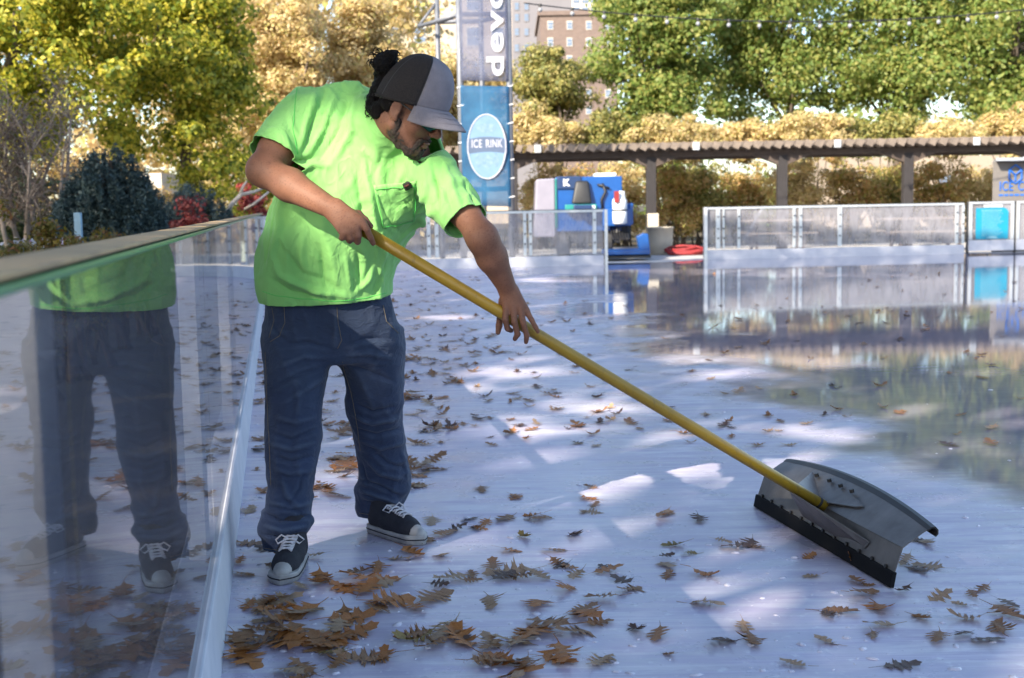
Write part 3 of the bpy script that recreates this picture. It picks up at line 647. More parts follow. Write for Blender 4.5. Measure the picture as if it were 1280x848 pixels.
def pxtree(label, x0, x1, y0, y1, Y, mat, depth=None, **k):
    A = at(x0, (y0 + y1) / 2, Y); B = at(x1, (y0 + y1) / 2, Y); zt = at((x0 + x1) / 2, y0, Y).z; zb = at((x0 + x1) / 2, y1, Y).z
    rx = (B.x - A.x) / 2; c = ((A.x + B.x) / 2, Y, (zt + zb) / 2); return tree(label, (c[0], Y, -.06), c, (rx, depth or rx, (zt - zb) / 2), mat, **k)

L_GREEN = leaf_mat('oak_green', [(.30, .35, .09), (.22, .29, .07), (.14, .22, .05), (.19, .28, .06), (.27, .33, .08), (.36, .36, .10), (.31, .30, .07)], .55)
L_OLIVE = leaf_mat('olive_green', [(0.156, 0.176, 0.049), (0.235, 0.235, 0.059), (0.332, 0.304, 0.087), (0.411, 0.342, 0.117)], .4)
L_YGREEN = leaf_mat('yellow_green', [(0.104, 0.156, 0.017), (0.229, 0.270, 0.025), (0.374, 0.395, 0.038), (0.562, 0.520, 0.062), (0.686, 0.582, 0.083)], .5)
L_STRAW = leaf_mat('straw_yellow', [(.72, .58, .32), (.66, .55, .25), (.50, .36, .16), (.62, .48, .22), (.68, .54, .30), (.58, .40, .20), (.52, .48, .16)], .5)
L_PALEY = leaf_mat('pale_yellow', [(.66, .52, .26), (.60, .50, .22), (.68, .56, .32), (.52, .40, .18), (.48, .46, .16), (.62, .46, .24)], .5)
L_MIXED = leaf_mat('autumn_mixed', [(.26, .28, .06), (.46, .34, .10), (.56, .34, .14), (.60, .42, .18), (.34, .33, .08), (.50, .26, .12), (.58, .47, .22)], .5)
L_RED = leaf_mat('maple_red', [(.24, .02, .02), (.34, .05, .04), (.40, .11, .08), (.14, .02, .02)], .4)
L_PURPLE = leaf_mat('purple_twig_leaf', [(.13, .085, .08), (.19, .13, .11), (.24, .17, .13), (.16, .12, .06)], .3)
L_CEDAR = leaf_mat('blue_cedar', [(.028, .055, .058), (.042, .078, .08), (.062, .10, .10), (.085, .125, .12)], .2)
L_HEDGE = leaf_mat('yellow_hedge', [(0.120, 0.108, 0.017), (0.204, 0.156, 0.024), (0.312, 0.204, 0.036), (0.144, 0.144, 0.024), (0.240, 0.108, 0.036)], .4)
L_DARK = leaf_mat('deep_green', [(.025, .045, .012), (.045, .065, .018), (.07, .09, .02)], .3)

TG = 'trees behind the rink'
# right of the tower
pxtree('small olive tree with loose upright twigs, right of the truss tower', 636, 748, 38, 185, 40, L_OLIVE, nclump=70, nleaf=15000, cr=.42, size=.13, group=TG, shell=.2)
pxtree('full green tree with an orange tinge, right of the brown brick building', 742, 905, -70, 172, 42, L_GREEN, nclump=90, nleaf=30000, cr=.75, size=.16, group=TG)
pxtree('full green oak above the middle of the pergola roof', 880, 1070, -90, 168, 44, L_GREEN, nclump=95, nleaf=32000, cr=.8, size=.16, group=TG)
pxtree('full green oak second from the right, above the pergola roof', 1045, 1210, -90, 165, 42.5, L_GREEN, nclump=85, nleaf=30000, cr=.8, size=.16, group=TG)
pxtree('full green oak at the upper right corner', 1185, 1360, -90, 172, 41, L_GREEN, nclump=85, nleaf=30000, cr=.8, size=.16, group=TG)
# left
pxtree('large yellow-green tree filling the upper left corner', -130, 170, -110, 215, 27, L_YGREEN, nclump=110, nleaf=34000, cr=.62, size=.13, trunk=.2, group=TG, depth=2.4)
pxtree('yellow-green tree left of the worker, right of the bare purple one', 120, 322, -100, 225, 30, L_YGREEN, nclump=85, nleaf=28000, cr=.6, size=.135, trunk=.17, group=TG, depth=2.2)
pxtree('pale straw-coloured tree directly left of the worker', 285, 425, -60, 235, 37, L_STRAW, nclump=150, nleaf=42000, cr=.55, size=.13, trunk=.13, group=TG, shell=.2, bark=M_PALEBARK)
pxtree('pale straw-coloured tree behind the head of the worker', 395, 520, -30, 235, 39, L_STRAW, nclump=140, nleaf=38000, cr=.55, size=.13, trunk=.12, group=TG, shell=.2, bark=M_PALEBARK)
pxtree('pale yellow tree behind the truss tower', 505, 640, 45, 240, 43, L_PALEY, nclump=110, nleaf=26000, cr=.55, size=.14, trunk=.12, group=TG, shell=.2)
# far-off wood closing the view
def wood(label, x0, x1, ytop, Y, mat, n):
    A = at(x0, 100, Y).x; B = at(x1, 100, Y).x; zt = at((x0 + x1) / 2, ytop, Y).z
    k = 70; C = np.stack([rng.uniform(A, B, k), rng.uniform(Y, Y + 8, k), rng.uniform(.5, zt, k)], 1); i = rng.integers(0, k, n)
    P = C[i] + unit(n) * rng.uniform(.3, 2.2, (n, 1)); P = P[P[:, 2] > 0]
    o = link('wood', leaves_mesh('wood', P, .34, .5, .6), mat); return tag(o, label, 'wood', kind='stuff')
wood('far green wood closing the view behind the right-hand trees', 790, 1420, -60, 62, L_GREEN, 26000)
wood('far straw-coloured wood closing the view on the left', -160, 530, -60, 50, L_STRAW, 36000)

# shrubs under and behind the pergola
SG = 'shrubs behind the pergola'
def shrub(label, x0, x1, y0, Y, mat, n=5000, size=.10, cr=.3, nclump=36, group=SG, stems=7, name='shrub', ybot=None, bark=None):
    A = at(x0, 200, Y).x; B = at(x1, 200, Y).x; zt = at((x0 + x1) / 2, y0, Y).z; cx = (A + B) / 2; rx = (B - A) / 2
    t = empty(name, (cx, Y, -.05), label, 'shrub', group); zl = .15 if ybot is None else at(cx, ybot, Y).z
    P, d, C = crown_points((cx, Y, (zt + zl) / 2), (rx, min(rx, .8), (zt - zl) / 2), nclump, n, cr, .3); k = P[:, 2] > .03
    link('foliage', leaves_mesh('foliage', P[k], size, .4, .5, d[k]), mat, t)
    mb = MB()
    for _ in range(stems):
        e = C[rnd.randrange(len(C))]; limb(mb, (cx + rnd.uniform(-.25, .25), Y + rnd.uniform(-.15, .15), -.08), e, .028, .006, 6, .08)
    mb.build('stems', bark or M_BARK, t, 0, True); return t
low = [(640, 700, 'thin straw-yellow shrub behind the left end of the resurfacer', L_STRAW), (694, 752, 'orange-pink shrub behind the top of the resurfacer', L_MIXED), (748, 812, 'yellow shrub between the resurfacer and the pergola post', L_STRAW),
       (812, 880, 'dark green and rust shrub right of the cream planter', L_MIXED), (846, 905, 'olive shrub at the left end of the long clear board', L_OLIVE), (896, 965, 'rusty shrub left of the second pergola post', L_MIXED),
       (960, 1040, 'orange-brown shrub between the two right pergola posts, left one', L_STRAW), (1020, 1100, 'orange-brown shrub between the two right pergola posts, middle one', L_MIXED), (1085, 1150, 'green-brown shrub between the two right pergola posts, right one', L_OLIVE),
       (1140, 1205, 'yellow-green shrub right of the last pergola post in view', L_MIXED), (1190, 1262, 'straw-brown shrub left of the grey kiosk', L_STRAW)]
for i, (a, c, lb, mt) in enumerate(low): shrub(lb, a - 6, c + 6, 186 + (i * 7) % 12, 36.2 + (i % 3) * .7, mt, 7600, .10, .30, 60, stems=11)
topw = ['rightmost', 'second from the right', 'third from the right', 'fourth from the right', 'fifth from the right', 'sixth from the right', 'seventh from the right', 'eighth from the right'][::-1]
for i in range(8):
    x0 = 634 + i * 84; shrub('pale yellow tall shrub rising above the pergola roof, %s of its row' % topw[i], x0 - 14, x0 + 102, 132 + (i * 7) % 23, 39.0 + (i % 2) * .5, (L_PALEY, L_STRAW, L_PALEY, L_OLIVE)[(i * 3) % 4], 9000, .12, .32, 60, 'pale shrubs rising above the pergola roof', 6, ybot=215)

# left garden
def bare_shrub(label, x0, x1, y0, y1, Y, n, mat_b, mat_l, leafn, leafs, name='bare_shrub', stems=8, rb=.045):
    A = at(x0, 200, Y).x; B = at(x1, 200, Y).x; zt = at((x0 + x1) / 2, y0, Y).z; cx = (A + B) / 2
    t = empty(name, (cx, Y, -.05), label, 'shrub'); mb = MB(); tips = []
    for s in range(stems):
        e = Vector((rnd.uniform(A, B), Y + rnd.uniform(-.7, .7), zt * rnd.uniform(.6, .8))); b0 = Vector((cx + rnd.uniform(-.3, .3), Y + rnd.uniform(-.2, .2), -.1))
        pts = limb(mb, b0, e, rb, rb * .35, 8, .06)
        for _ in range(n):
            a = pts[rnd.choice([2, 3, 4, 5])]; q = a + Vector((rnd.uniform(-.6, .6), rnd.uniform(-.5, .5), rnd.uniform(.2, .9))) * (zt * .3)
            q.z = min(q.z, zt); q.x = min(max(q.x, A - .1), B + .1); p2 = limb(mb, a, q, rb * .25, .004, 5, .1); tips += p2[2:]
            for _ in range(3):
                w0 = rnd.choice(p2[1:5]); w1 = w0 + Vector((rnd.uniform(-.3, .3), rnd.uniform(-.3, .3), rnd.uniform(.0, .35))); mb.tube([w0, w0.lerp(w1, .5) + Vector((.02, 0, .02)), w1], [.007, .005, .003], 4); tips += [w1]
    mb.build('branches', mat_b, t, 0, True)
    T = np.array([tuple(p) for p in tips]); P = T[rng.integers(0, len(T), leafn)] + rng.normal(size=(leafn, 3)) * .08
    link('foliage', leaves_mesh('foliage', P, leafs, .2, .4), mat_l, t); return t
bare_shrub('almost bare purple-brown crape myrtle with pale stems at the left edge', -30, 100, 92, 275, 19.5, 11, M_PALEBARK, L_PURPLE, 5200, .055, 'crape_myrtle', 9)
def weeping(label, x0, x1, y0, Y, n, strands, ybot=300):
    A = at(x0, 200, Y).x; B = at(x1, 200, Y).x; zt = at((x0 + x1) / 2, y0, Y).z; cx = (A + B) / 2; rx = (B - A) / 2
    t = empty('weeping_cedar', (cx, Y, -.05), label, 'conifer', 'weeping cedars in the garden'); P = []
    mb = MB(); limb(mb, (cx, Y, -.1), (cx + .1, Y, zt - .12), .10, .05, 8)
    for s in range(strands):
        a = rnd.uniform(0, 2 * PI); q = math.sqrt(rnd.random()) * (1 + .14 * math.sin(a * 4 + Y) + rnd.uniform(0, .12)); ox, oy = math.cos(a) * q, math.sin(a) * q
        top = Vector((cx + ox * rx, Y + oy * rx * .8, zt * (1 - .42 * q ** 2.2) + rnd.uniform(-.16, .07) + .10 * math.sin(a * 3 + cx))); ln = top.z * rnd.uniform(.45, .97)
        if s < 26: mb.tube([(cx, Y, zt * .66), ((cx + top.x) / 2, (Y + top.y) / 2, min(zt * .85, top.z - .02)), top - Vector((0, 0, .05))], [.03, .02, .01], 5)
        m_ = int(n / strands); tt = rng.uniform(0, 1, m_); sway = rnd.uniform(-.12, .12)
        P.append(np.stack([top.x + sway * tt + rng.normal(size=m_) * .026, top.y + sway * tt + rng.normal(size=m_) * .026, top.z - ln * tt], 1))
    mb.build('trunk', M_BARK, t, 0, True); P = np.concatenate(P); P = P[P[:, 2] > .02]
    link('foliage', leaves_mesh('foliage', P, .060, .1, .32), L_CEDAR, t)
weeping('large blue-grey weeping cedar mound beyond the left boards', 58, 204, 190, 17, 90000, 300)
weeping('low blue-grey weeping cedar, right of the larger mound', 186, 292, 234, 24, 42000, 180)
shrub('dark red shrub showing through the weeping cedars', 205, 262, 242, 22.6, L_RED, 2200, .07, .16, 26, 'red shrubs in the garden', 6)
shrub('red maple shrub with pink tips left of the elbow of the worker', 282, 345, 226, 26.5, L_RED, 3200, .085, .2, 30, 'red shrubs in the garden', 8)
shrub('yellow-green shrub above the low cedar', 205, 300, 196, 29.5, L_YGREEN, 6500, .085, .26, 40, 'shrubs in the garden', 6)
shrub('pale yellow-green shrub between the two straw-coloured trees and the red maple', 275, 345, 150, 34, L_YGREEN, 6000, .10, .3, 40, 'shrubs in the garden', 6)
shrub('dark evergreen shrub behind the crape myrtle at the left edge', -40, 75, 205, 21.5, L_DARK, 9000, .08, .28, 44, 'shrubs in the garden', 5)
shrub('orange-leaved shrub between the cedar and the white house', 150, 215, 205, 33, L_MIXED, 3500, .09, .25, 30, 'shrubs in the garden', 6)
# the pale dead branch in front of the red maple
bt = MB(); Yb = 24.5
B0 = at(278, 275, Yb); pts = [B0, at(290, 255, Yb), at(302, 243, Yb), at(318, 240, Yb + .2), at(333, 233, Yb + .3)]; bt.tube(pts, [.05, .045, .04, .03, .02], 8)
bt.tube([at(300, 244, Yb), at(304, 233, Yb), at(309, 226, Yb)], [.035, .025, .012], 7); bt.tube([at(306, 262, Yb + .1), at(318, 255, Yb), at(336, 240, Yb)], [.03, .028, .02], 7)
tag(bt.build('dead_branch', simple('bleached_wood', (.58, .50, .42), (.42, .35, .29), 7, .8, bump=.2), None, 0, True), 'bleached bare branch forking in front of the red maple shrub', 'branch')
# the yellowish bed right behind the boards
bed = [(-30, 45, 279, 8.5, 'leftmost of the low yellow bushes behind the near boards'), (30, 88, 281, 9.6, 'second from the left of the low yellow bushes behind the near boards'), (74, 120, 287, 10.6, 'middle one of the low yellow bushes behind the near boards'),
       (94, 150, 281, 11.8, 'second from the right of the low yellow bushes behind the near boards'), (138, 182, 279, 13.2, 'rightmost of the low yellow bushes behind the near boards')]
for (a, c, y0, Y, lb) in bed: shrub(lb, a, c, y0, Y, L_HEDGE, 4600, .045, .10, 60, 'low yellow bushes behind the near boards', 8)
# pansies and the pale blue marker in the bed
mb = MB(); c0 = at(60, 285, 14.5)
M_PETW = leaf_mat('petals', [(.7, .68, .7), (.62, .6, .66), (.22, .08, .38), (.66, .64, .62)], .3)
k = 150; P = np.stack([rng.uniform(at(20, 280, 14.5).x, at(92, 280, 14.5).x, k), rng.uniform(14, 15, k), rng.uniform(.72, .93, k)], 1)
fl = empty('flower_bed', (c0.x, 14.5, -.05), 'raised bed of white and purple pansies behind the yellow bushes', 'flowers')
link('petals', leaves_mesh('petals', P, .06, .6, .9), M_PETW, fl)
k = 1500; P2 = np.stack([rng.uniform(at(15, 280, 14.5).x, at(96, 280, 14.5).x, k), rng.uniform(13.9, 15.1, k), rng.uniform(.02, .86, k)], 1); link('foliage', leaves_mesh('foliage', P2, .07, .4, .5), L_DARK, fl)
mk = empty('garden_marker', at(97, 300, 15.5), 'pale blue marker board standing in front of the large weeping cedar', 'sign')
mb = MB(); a = at(97, 266, 15.5); mb.box((a.x, 15.5, (a.z - .1) / 2), (.085, .06, a.z + .1)); mb.build('board', simple('pale_blue_board', (.30, .48, .62), None, 5, .5), mk, .008)
# ------------------------------------------------------------------ tall trees left of and behind the camera that shade the rink
# each sun gap is (x px, y px, half width m, half depth m): where the sun reaches the ice between the leaves
gaps = [(960, 552, .50, .42), (905, 578, .25, .22), (745, 612, .05, .22), (745, 508, .25, .14), (930, 468, .2, .12), (1010, 452, .5, .25), (880, 448, .4, .25), (568, 397, .35, .18), (660, 540, .12, .2),
        (430, 500, .16, .3), (415, 540, .2, .24), (385, 590, .3, .2), (560, 664, .16, .05), (548, 700, .12, .10), (310, 690, .1, .2), (430, 655, .3, .05), (890, 340, 2.2, .8), (1000, 343, 2.0, .7), (700, 350, .7, .5), (300, 640, .06, .1), (1205, 520, .3, .3), (640, 465, .3, .2)]
GP = []
for (x, y, a, b_) in gaps: g = gnd(x, y); GP.append((g.x, g.y, a + .12, b_ + .14))
# sun on the worker: (x px, y px, depth, radius m)
man_gaps = [(342, 170, 4.12, .07), (375, 195, 4.12, .06), (425, 215, 4.12, .085), (475, 240, 4.1, .05), (380, 320, 4.12, .05), (420, 345, 4.12, .06), (350, 295, 4.15, .05), (450, 372, 4.12, .04), (622, 335, 4.0, -.01), (585, 232, 4.08, .045), (478, 290, 4.1, .045), (380, 232, 4.05, .04)]
k = SUN_H / math.tan(SUN_E)
for (x, y, Y, r_) in man_gaps:
    p = at(x, y, Y); g = p + Vector((SUN_H.x, SUN_H.y, 0)) * (p.z / math.tan(SUN_E)); GP.append((g.x, g.y, r_ + .085, r_ / math.sin(SUN_E) + .11))
for q in (2.2, 3.0, 3.8, 4.6, 5.6, 7.0): g = bp(q, .235, 0) + Vector((SUN_H.x, SUN_H.y, 0)) * (NB / math.tan(SUN_E)); GP.append((g.x, g.y, .16, .36))
GP = np.array(GP)
trunks = np.array([(-6.2, 8.5), (-8.5, 2.0), (-7.0, -5.5), (-11.5, -10), (-3.5, -12.5), (-14, -3), (-11, 7), (-1.0, -7.5)])
n = 90000
T = np.stack([rng.uniform(-9.5, 13, n), rng.uniform(-3, 28.3, n)], 1); H = rng.uniform(6.5, 17.5, n)
edge = 27.6 + np.clip((T[:, 0] - .5) * .8, 0, 2.4) + 1.0 * np.sin(T[:, 0] * 1.3) + .5 * np.sin(T[:, 0] * 3.7)
keep = T[:, 1] < edge
for (gx, gy, a, b_) in GP:
    # gaps are stretched along the sun's direction, edges left ragged
    dx = T[:, 0] - gx; dy = T[:, 1] - gy; al = dx * SUN_H.x + dy * SUN_H.y; ac = dx * SUN_H.y - dy * SUN_H.x
    keep &= ((ac / a) ** 2 + (al / b_) ** 2) > 1
for (x, y, Y, r_) in ((515, 122, 4.1, .165), (478, 105, 4.2, .13), (405, 108, 4.3, .09), (440, 125, 4.28, .09)):   # leaves that shade the worker's head and shoulder
    p = at(x, y, Y); g = p + Vector((SUN_H.x, SUN_H.y, 0)) * (p.z / math.tan(SUN_E)); dx = T[:, 0] - g.x; dy = T[:, 1] - g.y; al = dx * SUN_H.x + dy * SUN_H.y; ac = dx * SUN_H.y - dy * SUN_H.x
    keep |= ((ac / r_) ** 2 + (al / (r_ / math.sin(SUN_E))) ** 2) < 1
L = np.stack([T[:, 0] - SUN_H.x * H / math.tan(SUN_E), T[:, 1] - SUN_H.y * H / math.tan(SUN_E), H], 1)
# nothing may hang into the view: keep clear of a wide cone in front of the camera
el = (L[:, 2] - CAMH) / np.maximum(np.hypot(L[:, 0], L[:, 1]), .1); infront = L[:, 1] > -2
keep &= ~(infront & (el < .45)); keep &= L[:, 0] < 1.5
L = L[keep]
own = np.argmin(((L[:, None, :2] - trunks[None]) ** 2).sum(2), 1)
L_SHADE = leaf_mat('shade_oak', [(.06, .08, .02), (.12, .10, .03), (.16, .10, .03)], .15)
tl = ['behind and left of the camera, nearest the near boards', 'left of the camera beyond the boards', 'behind the camera to the left', 'far behind the camera to the left', 'far behind the camera', 'farthest left of the camera', 'left of the garden', 'directly behind the camera']
for i, tp in enumerate(trunks):
    P = L[own == i]
    if len(P) < 50: continue
    t = empty('oak_tree', (tp[0], tp[1], -.05), 'tall oak shading the rink, ' + tl[i], 'tree', 'oaks shading the rink')
    link('crown', leaves_mesh('crown', P, .26, .0, .8), L_SHADE, t)
    mb = MB(); top = Vector((tp[0], tp[1], 13)); pts = limb(mb, (tp[0], tp[1], -.1), top, .3, .06, 10, .02)
    for _ in range(14): limb(mb, pts[rnd.choice([2, 3, 4])], P[rnd.randrange(len(P))], .08, .02, 6, .08)
    mb.build('trunk', M_BARK, t, 0, True)
# ------------------------------------------------------------------ signed distance toolkit (surface nets)
class Field:
    def __init__(s, lo, hi, h):
        s.lo = np.array(lo, float); s.h = h; s.n = np.ceil((np.array(hi) - s.lo) / h).astype(int) + 1
        s.a = np.full(s.n, 1.0, np.float32)
    def block(s, lo, hi):
        i0 = np.maximum(np.floor((np.array(lo) - s.lo) / s.h).astype(int), 0); i1 = np.minimum(np.ceil((np.array(hi) - s.lo) / s.h).astype(int) + 1, s.n)
        if (i1 <= i0).any(): return None
        ax = [(s.lo[k] + s.h * np.arange(i0[k], i1[k])).astype(np.float32) for k in range(3)]
        return (slice(i0[0], i1[0]), slice(i0[1], i1[1]), slice(i0[2], i1[2])), np.meshgrid(*ax, indexing='ij')
    def put(s, fn, lo, hi, k=0.01, mode='u'):
        m = k * 1.5 + .02; bl = s.block(np.array(lo) - m, np.array(hi) + m)
        if bl is None: return s
        sl, (X, Y, Z_) = bl; d = fn(X, Y, Z_).astype(np.float32); a = s.a[sl]
        if mode == 'u':
            h = np.clip(.5 + .5 * (a - d) / k, 0, 1); s.a[sl] = a * (1 - h) + d * h - k * h * (1 - h)
        elif mode == 's':                                   # carve away
            d = -d; h = np.clip(.5 - .5 * (a - d) / k, 0, 1); s.a[sl] = a * (1 - h) + d * h + k * h * (1 - h)
        return s
    def cone(s, p, q, r1, r2, k=.01, mode='u'):
        p = np.array(p, float); q = np.array(q, float); ba = q - p; L2 = float(ba @ ba) + 1e-12
        def f(X, Y, Z_):
            t = np.clip(((X - p[0]) * ba[0] + (Y - p[1]) * ba[1] + (Z_ - p[2]) * ba[2]) / L2, 0, 1)
            return np.sqrt((X - p[0] - ba[0] * t) ** 2 + (Y - p[1] - ba[1] * t) ** 2 + (Z_ - p[2] - ba[2] * t) ** 2) - (r1 + (r2 - r1) * t)
        R = max(r1, r2); return s.put(f, np.minimum(p, q) - R, np.maximum(p, q) + R, k, mode)
    def chain(s, pts, rs, k=.01):
        for i in range(len(pts) - 1): s.cone(pts[i], pts[i + 1], rs[i], rs[i + 1], k)
        return s
    def ell(s, c, r, M=None, k=.01, mode='u'):              # M: 3x3, columns = the ellipsoid's axes
        c = np.array(c, float); r = np.array(r, float); A = np.eye(3) if M is None else np.array(M)
        def f(X, Y, Z_):
            d = [X - c[0], Y - c[1], Z_ - c[2]]; u = [(d[0] * A[0, j] + d[1] * A[1, j] + d[2] * A[2, j]) for j in range(3)]
            k0 = np.sqrt(sum((u[j] / r[j]) ** 2 for j in range(3))); k1 = np.sqrt(sum((u[j] / r[j] ** 2) ** 2 for j in range(3))) + 1e-9
            return k0 * (k0 - 1) / k1
        R = r.max(); return s.put(f, c - R, c + R, k, mode)
    def slices(s, rows, k=.02, pw=2.3, grow=0.0):           # rows: (z, cx, cy, rx, ry) horizontal sections
        R = np.array(sorted(rows)); z = R[:, 0]
        zz = np.linspace(z[0], z[-1], 160); C = [np.interp(zz, z, R[:, j]) for j in range(1, 5)]
        ker = np.hanning(15); ker /= ker.sum(); C = [np.convolve(np.pad(c, 7, mode='edge'), ker, 'valid') for c in C]
        def f(X, Y, Z_):
            cx, cy, rx, ry = [np.interp(Z_, zz, c) for c in C]; rx = rx + grow; ry = ry + grow
            e = (np.abs((X - cx) / rx) ** pw + np.abs((Y - cy) / ry) ** pw) ** (1 / pw)
            d = (e - 1) * np.minimum(rx, ry); dz = np.maximum(z[0] - Z_, Z_ - z[-1])
            return np.maximum(d, dz)
        rx, ry = R[:, 3].max() + grow, R[:, 4].max() + grow
        return s.put(f, (R[:, 1].min() - rx, R[:, 2].min() - ry, z[0]), (R[:, 1].max() + rx, R[:, 2].max() + ry, z[-1]), k)
    def mesh(s):
        a = s.a; I = a < 0; n = s.n
        c = [I[i:n[0] - 1 + i, j:n[1] - 1 + j, k:n[2] - 1 + k] for i in (0, 1) for j in (0, 1) for k in (0, 1)]
        any_ = c[0].copy(); all_ = c[0].copy()
        for q in c[1:]: any_ |= q; all_ &= q
        cells = np.argwhere(any_ & ~all_); idx = np.full(any_.shape, -1, np.int32); idx[tuple(cells.T)] = np.arange(len(cells))
        cor = np.array([(i, j, k) for i in (0, 1) for j in (0, 1) for k in (0, 1)])
        val = np.stack([a[cells[:, 0] + o[0], cells[:, 1] + o[1], cells[:, 2] + o[2]] for o in cor], 1)
        S = np.zeros((len(cells), 3)); W = np.zeros((len(cells), 1))
        for e0 in range(8):
            for e1 in range(e0 + 1, 8):
                if np.abs(cor[e0] - cor[e1]).sum() != 1: continue
                v0, v1 = val[:, e0], val[:, e1]; m = (v0 < 0) != (v1 < 0); t = np.where(m, v0 / (v0 - v1 + 1e-12), 0)
                S += np.where(m[:, None], cor[e0] + (cor[e1] - cor[e0]) * t[:, None], 0); W += m[:, None]
        V = s.lo + s.h * (cells + S / W); F = []
        for ax in range(3):
            o = [0, 0, 0]; o[ax] = 1; b1, b2 = [(1, 2), (2, 0), (0, 1)][ax]
            A = I[:n[0] - o[0], :n[1] - o[1], :n[2] - o[2]]; B = I[o[0]:, o[1]:, o[2]:]
            E = np.argwhere(A != B); E = E[(E[:, b1] > 0) & (E[:, b2] > 0)]; E = E[(E[:, b1] < n[b1] - 1) & (E[:, b2] < n[b2] - 1)]
            f = I[tuple(E.T)]; d1 = np.zeros(3, int); d1[b1] = 1; d2 = np.zeros(3, int); d2[b2] = 1
            q = np.stack([idx[tuple((E - d1 - d2).T)], idx[tuple((E - d2).T)], idx[tuple(E.T)], idx[tuple((E - d1).T)]], 1)
            q[~f] = q[~f][:, ::-1]; F.append(q)
        F = np.concatenate(F); F = F[(F >= 0).all(1)]; return V, F
def smooth_np(V, F, it=2, lam=.5):
    E = np.concatenate([F[:, [i, (i + 1) % F.shape[1]]] for i in range(F.shape[1])]); E = np.concatenate([E, E[:, ::-1]])
    deg = np.bincount(E[:, 0], minlength=len(V))[:, None]
    for _ in range(it):
        A = np.stack([np.bincount(E[:, 0], weights=V[E[:, 1], j], minlength=len(V)) for j in range(3)], 1) / np.maximum(deg, 1); V = V + (A - V) * lam
    return V
def normals_np(V, F):
    n = np.cross(V[F[:, 2]] - V[F[:, 0]], V[F[:, 3]] - V[F[:, 1]]); N = np.zeros_like(V)
    for j in range(4):
        for k in range(3): N[:, k] += np.bincount(F[:, j], weights=n[:, k], minlength=len(V))
    return N / (np.linalg.norm(N, axis=1, keepdims=True) + 1e-12)
def P_(px, py, Y): return np.array(at(px, py, Y))
def polydist(V, pts):
    best = np.full(len(V), 9.0)
    for i in range(len(pts) - 1):
        a, c = pts[i], pts[i + 1]; ba = c - a; t = np.clip(((V - a) @ ba) / (ba @ ba + 1e-12), 0, 1); best = np.minimum(best, np.linalg.norm(V - a - t[:, None] * ba, axis=1))
    return best

# ------------------------------------------------------------------ skeleton (pixel, pixel, depth)
SHR, ELR, WRR = P_(378, 146, 4.30), P_(329, 213, 4.13), P_(419, 263, 3.975)
SHL, ELL_, WRL = P_(543, 212, 4.18), P_(603, 298, 3.99), P_(636, 364, 4.075)
HC = P_(513, 137, 4.10)                                     # centre of the head, between the ears
_f = Vector((.82, -.32, -.48)).normalized(); _u = Vector((.42, -.16, .88)); _u = (_u - _f * _u.dot(_f)).normalized(); _r = _f.cross(_u)
HM = np.array([[_r.x, _f.x, _u.x], [_r.y, _f.y, _u.y], [_r.z, _f.z, _u.z]])
HS = 1.06
def hd(x, y, z): return HC + HM @ (np.array([x, y, z]) * HS)

# handle of the scraper, needed by the hands
BL0, BL1 = gnd(1118, 735), gnd(948, 634)                    # ends of the blade on the ice
bdir = (BL1 - BL0).normalized(); bnrm = Vector((-bdir.y, bdir.x, 0)); bnrm = bnrm if bnrm.x > 0 else -bnrm
HB_END = at(1036, 636, ((BL0 + BL1) / 2).y + .02)
HA_END = Vector(P_(434, 276, 3.93))
def hpt(px):                                                # handle axis in column px
    lo, hi = 0.0, 1.0
    for _ in range(40):
        mid = (lo + hi) / 2
        if proj(HA_END.lerp(HB_END, mid))[0] < px: lo = mid
        else: hi = mid
    return np.array(HA_END.lerp(HB_END, lo))
HR = .0195

# ------------------------------------------------------------------ body: one continuous surface
def shirt_rows():
    T = [(386, 329, 489, 4.42, .165), (360, 321, 489, 4.41, .172), (335, 319, 493, 4.40, .178), (310, 322, 505, 4.38, .18), (290, 328, 517, 4.36, .178), (265, 335, 538, 4.34, .172), (240, 343, 547, 4.32, .165),
         (215, 352, 553, 4.31, .155), (190, 362, 555, 4.30, .14), (165, 370, 543, 4.30, .118), (145, 378, 522, 4.30, .098), (125, 386, 482, 4.31, .075), (110, 397, 458, 4.31, .055), (103.5, 410, 446, 4.31, .035)]
    R = []
    for (py, l, r_, Y, dep) in T:
        a, c = P_(l, py, Y), P_(r_, py, Y); R.append((a[2] * .5 + c[2] * .5, (a[0] + c[0]) / 2, Y, (c[0] - a[0]) / 2, dep))
    return R
SROWS = shirt_rows()
B = Field((-1.06, 3.72, 0.03), (.16, 5.0, 1.76), .004)
B.slices([(z, cx, cy + .01, rx - .045, ry - .04) for z, cx, cy, rx, ry in SROWS if rx > .08], .02)
B.chain([SHR, SHR * .4 + ELR * .6, ELR], [.068, .060, .050], .03); B.cone(ELR, ELR * .62 + WRR * .38, .049, .052, .03); B.cone(ELR * .62 + WRR * .38, WRR, .052, .031, .02)
B.chain([SHL, SHL * .4 + ELL_ * .6, ELL_], [.052, .046, .045], .03); B.cone(ELL_, ELL_ * .65 + WRL * .35, .046, .047, .03); B.cone(ELL_ * .65 + WRL * .35, WRL, .047, .0285, .02)
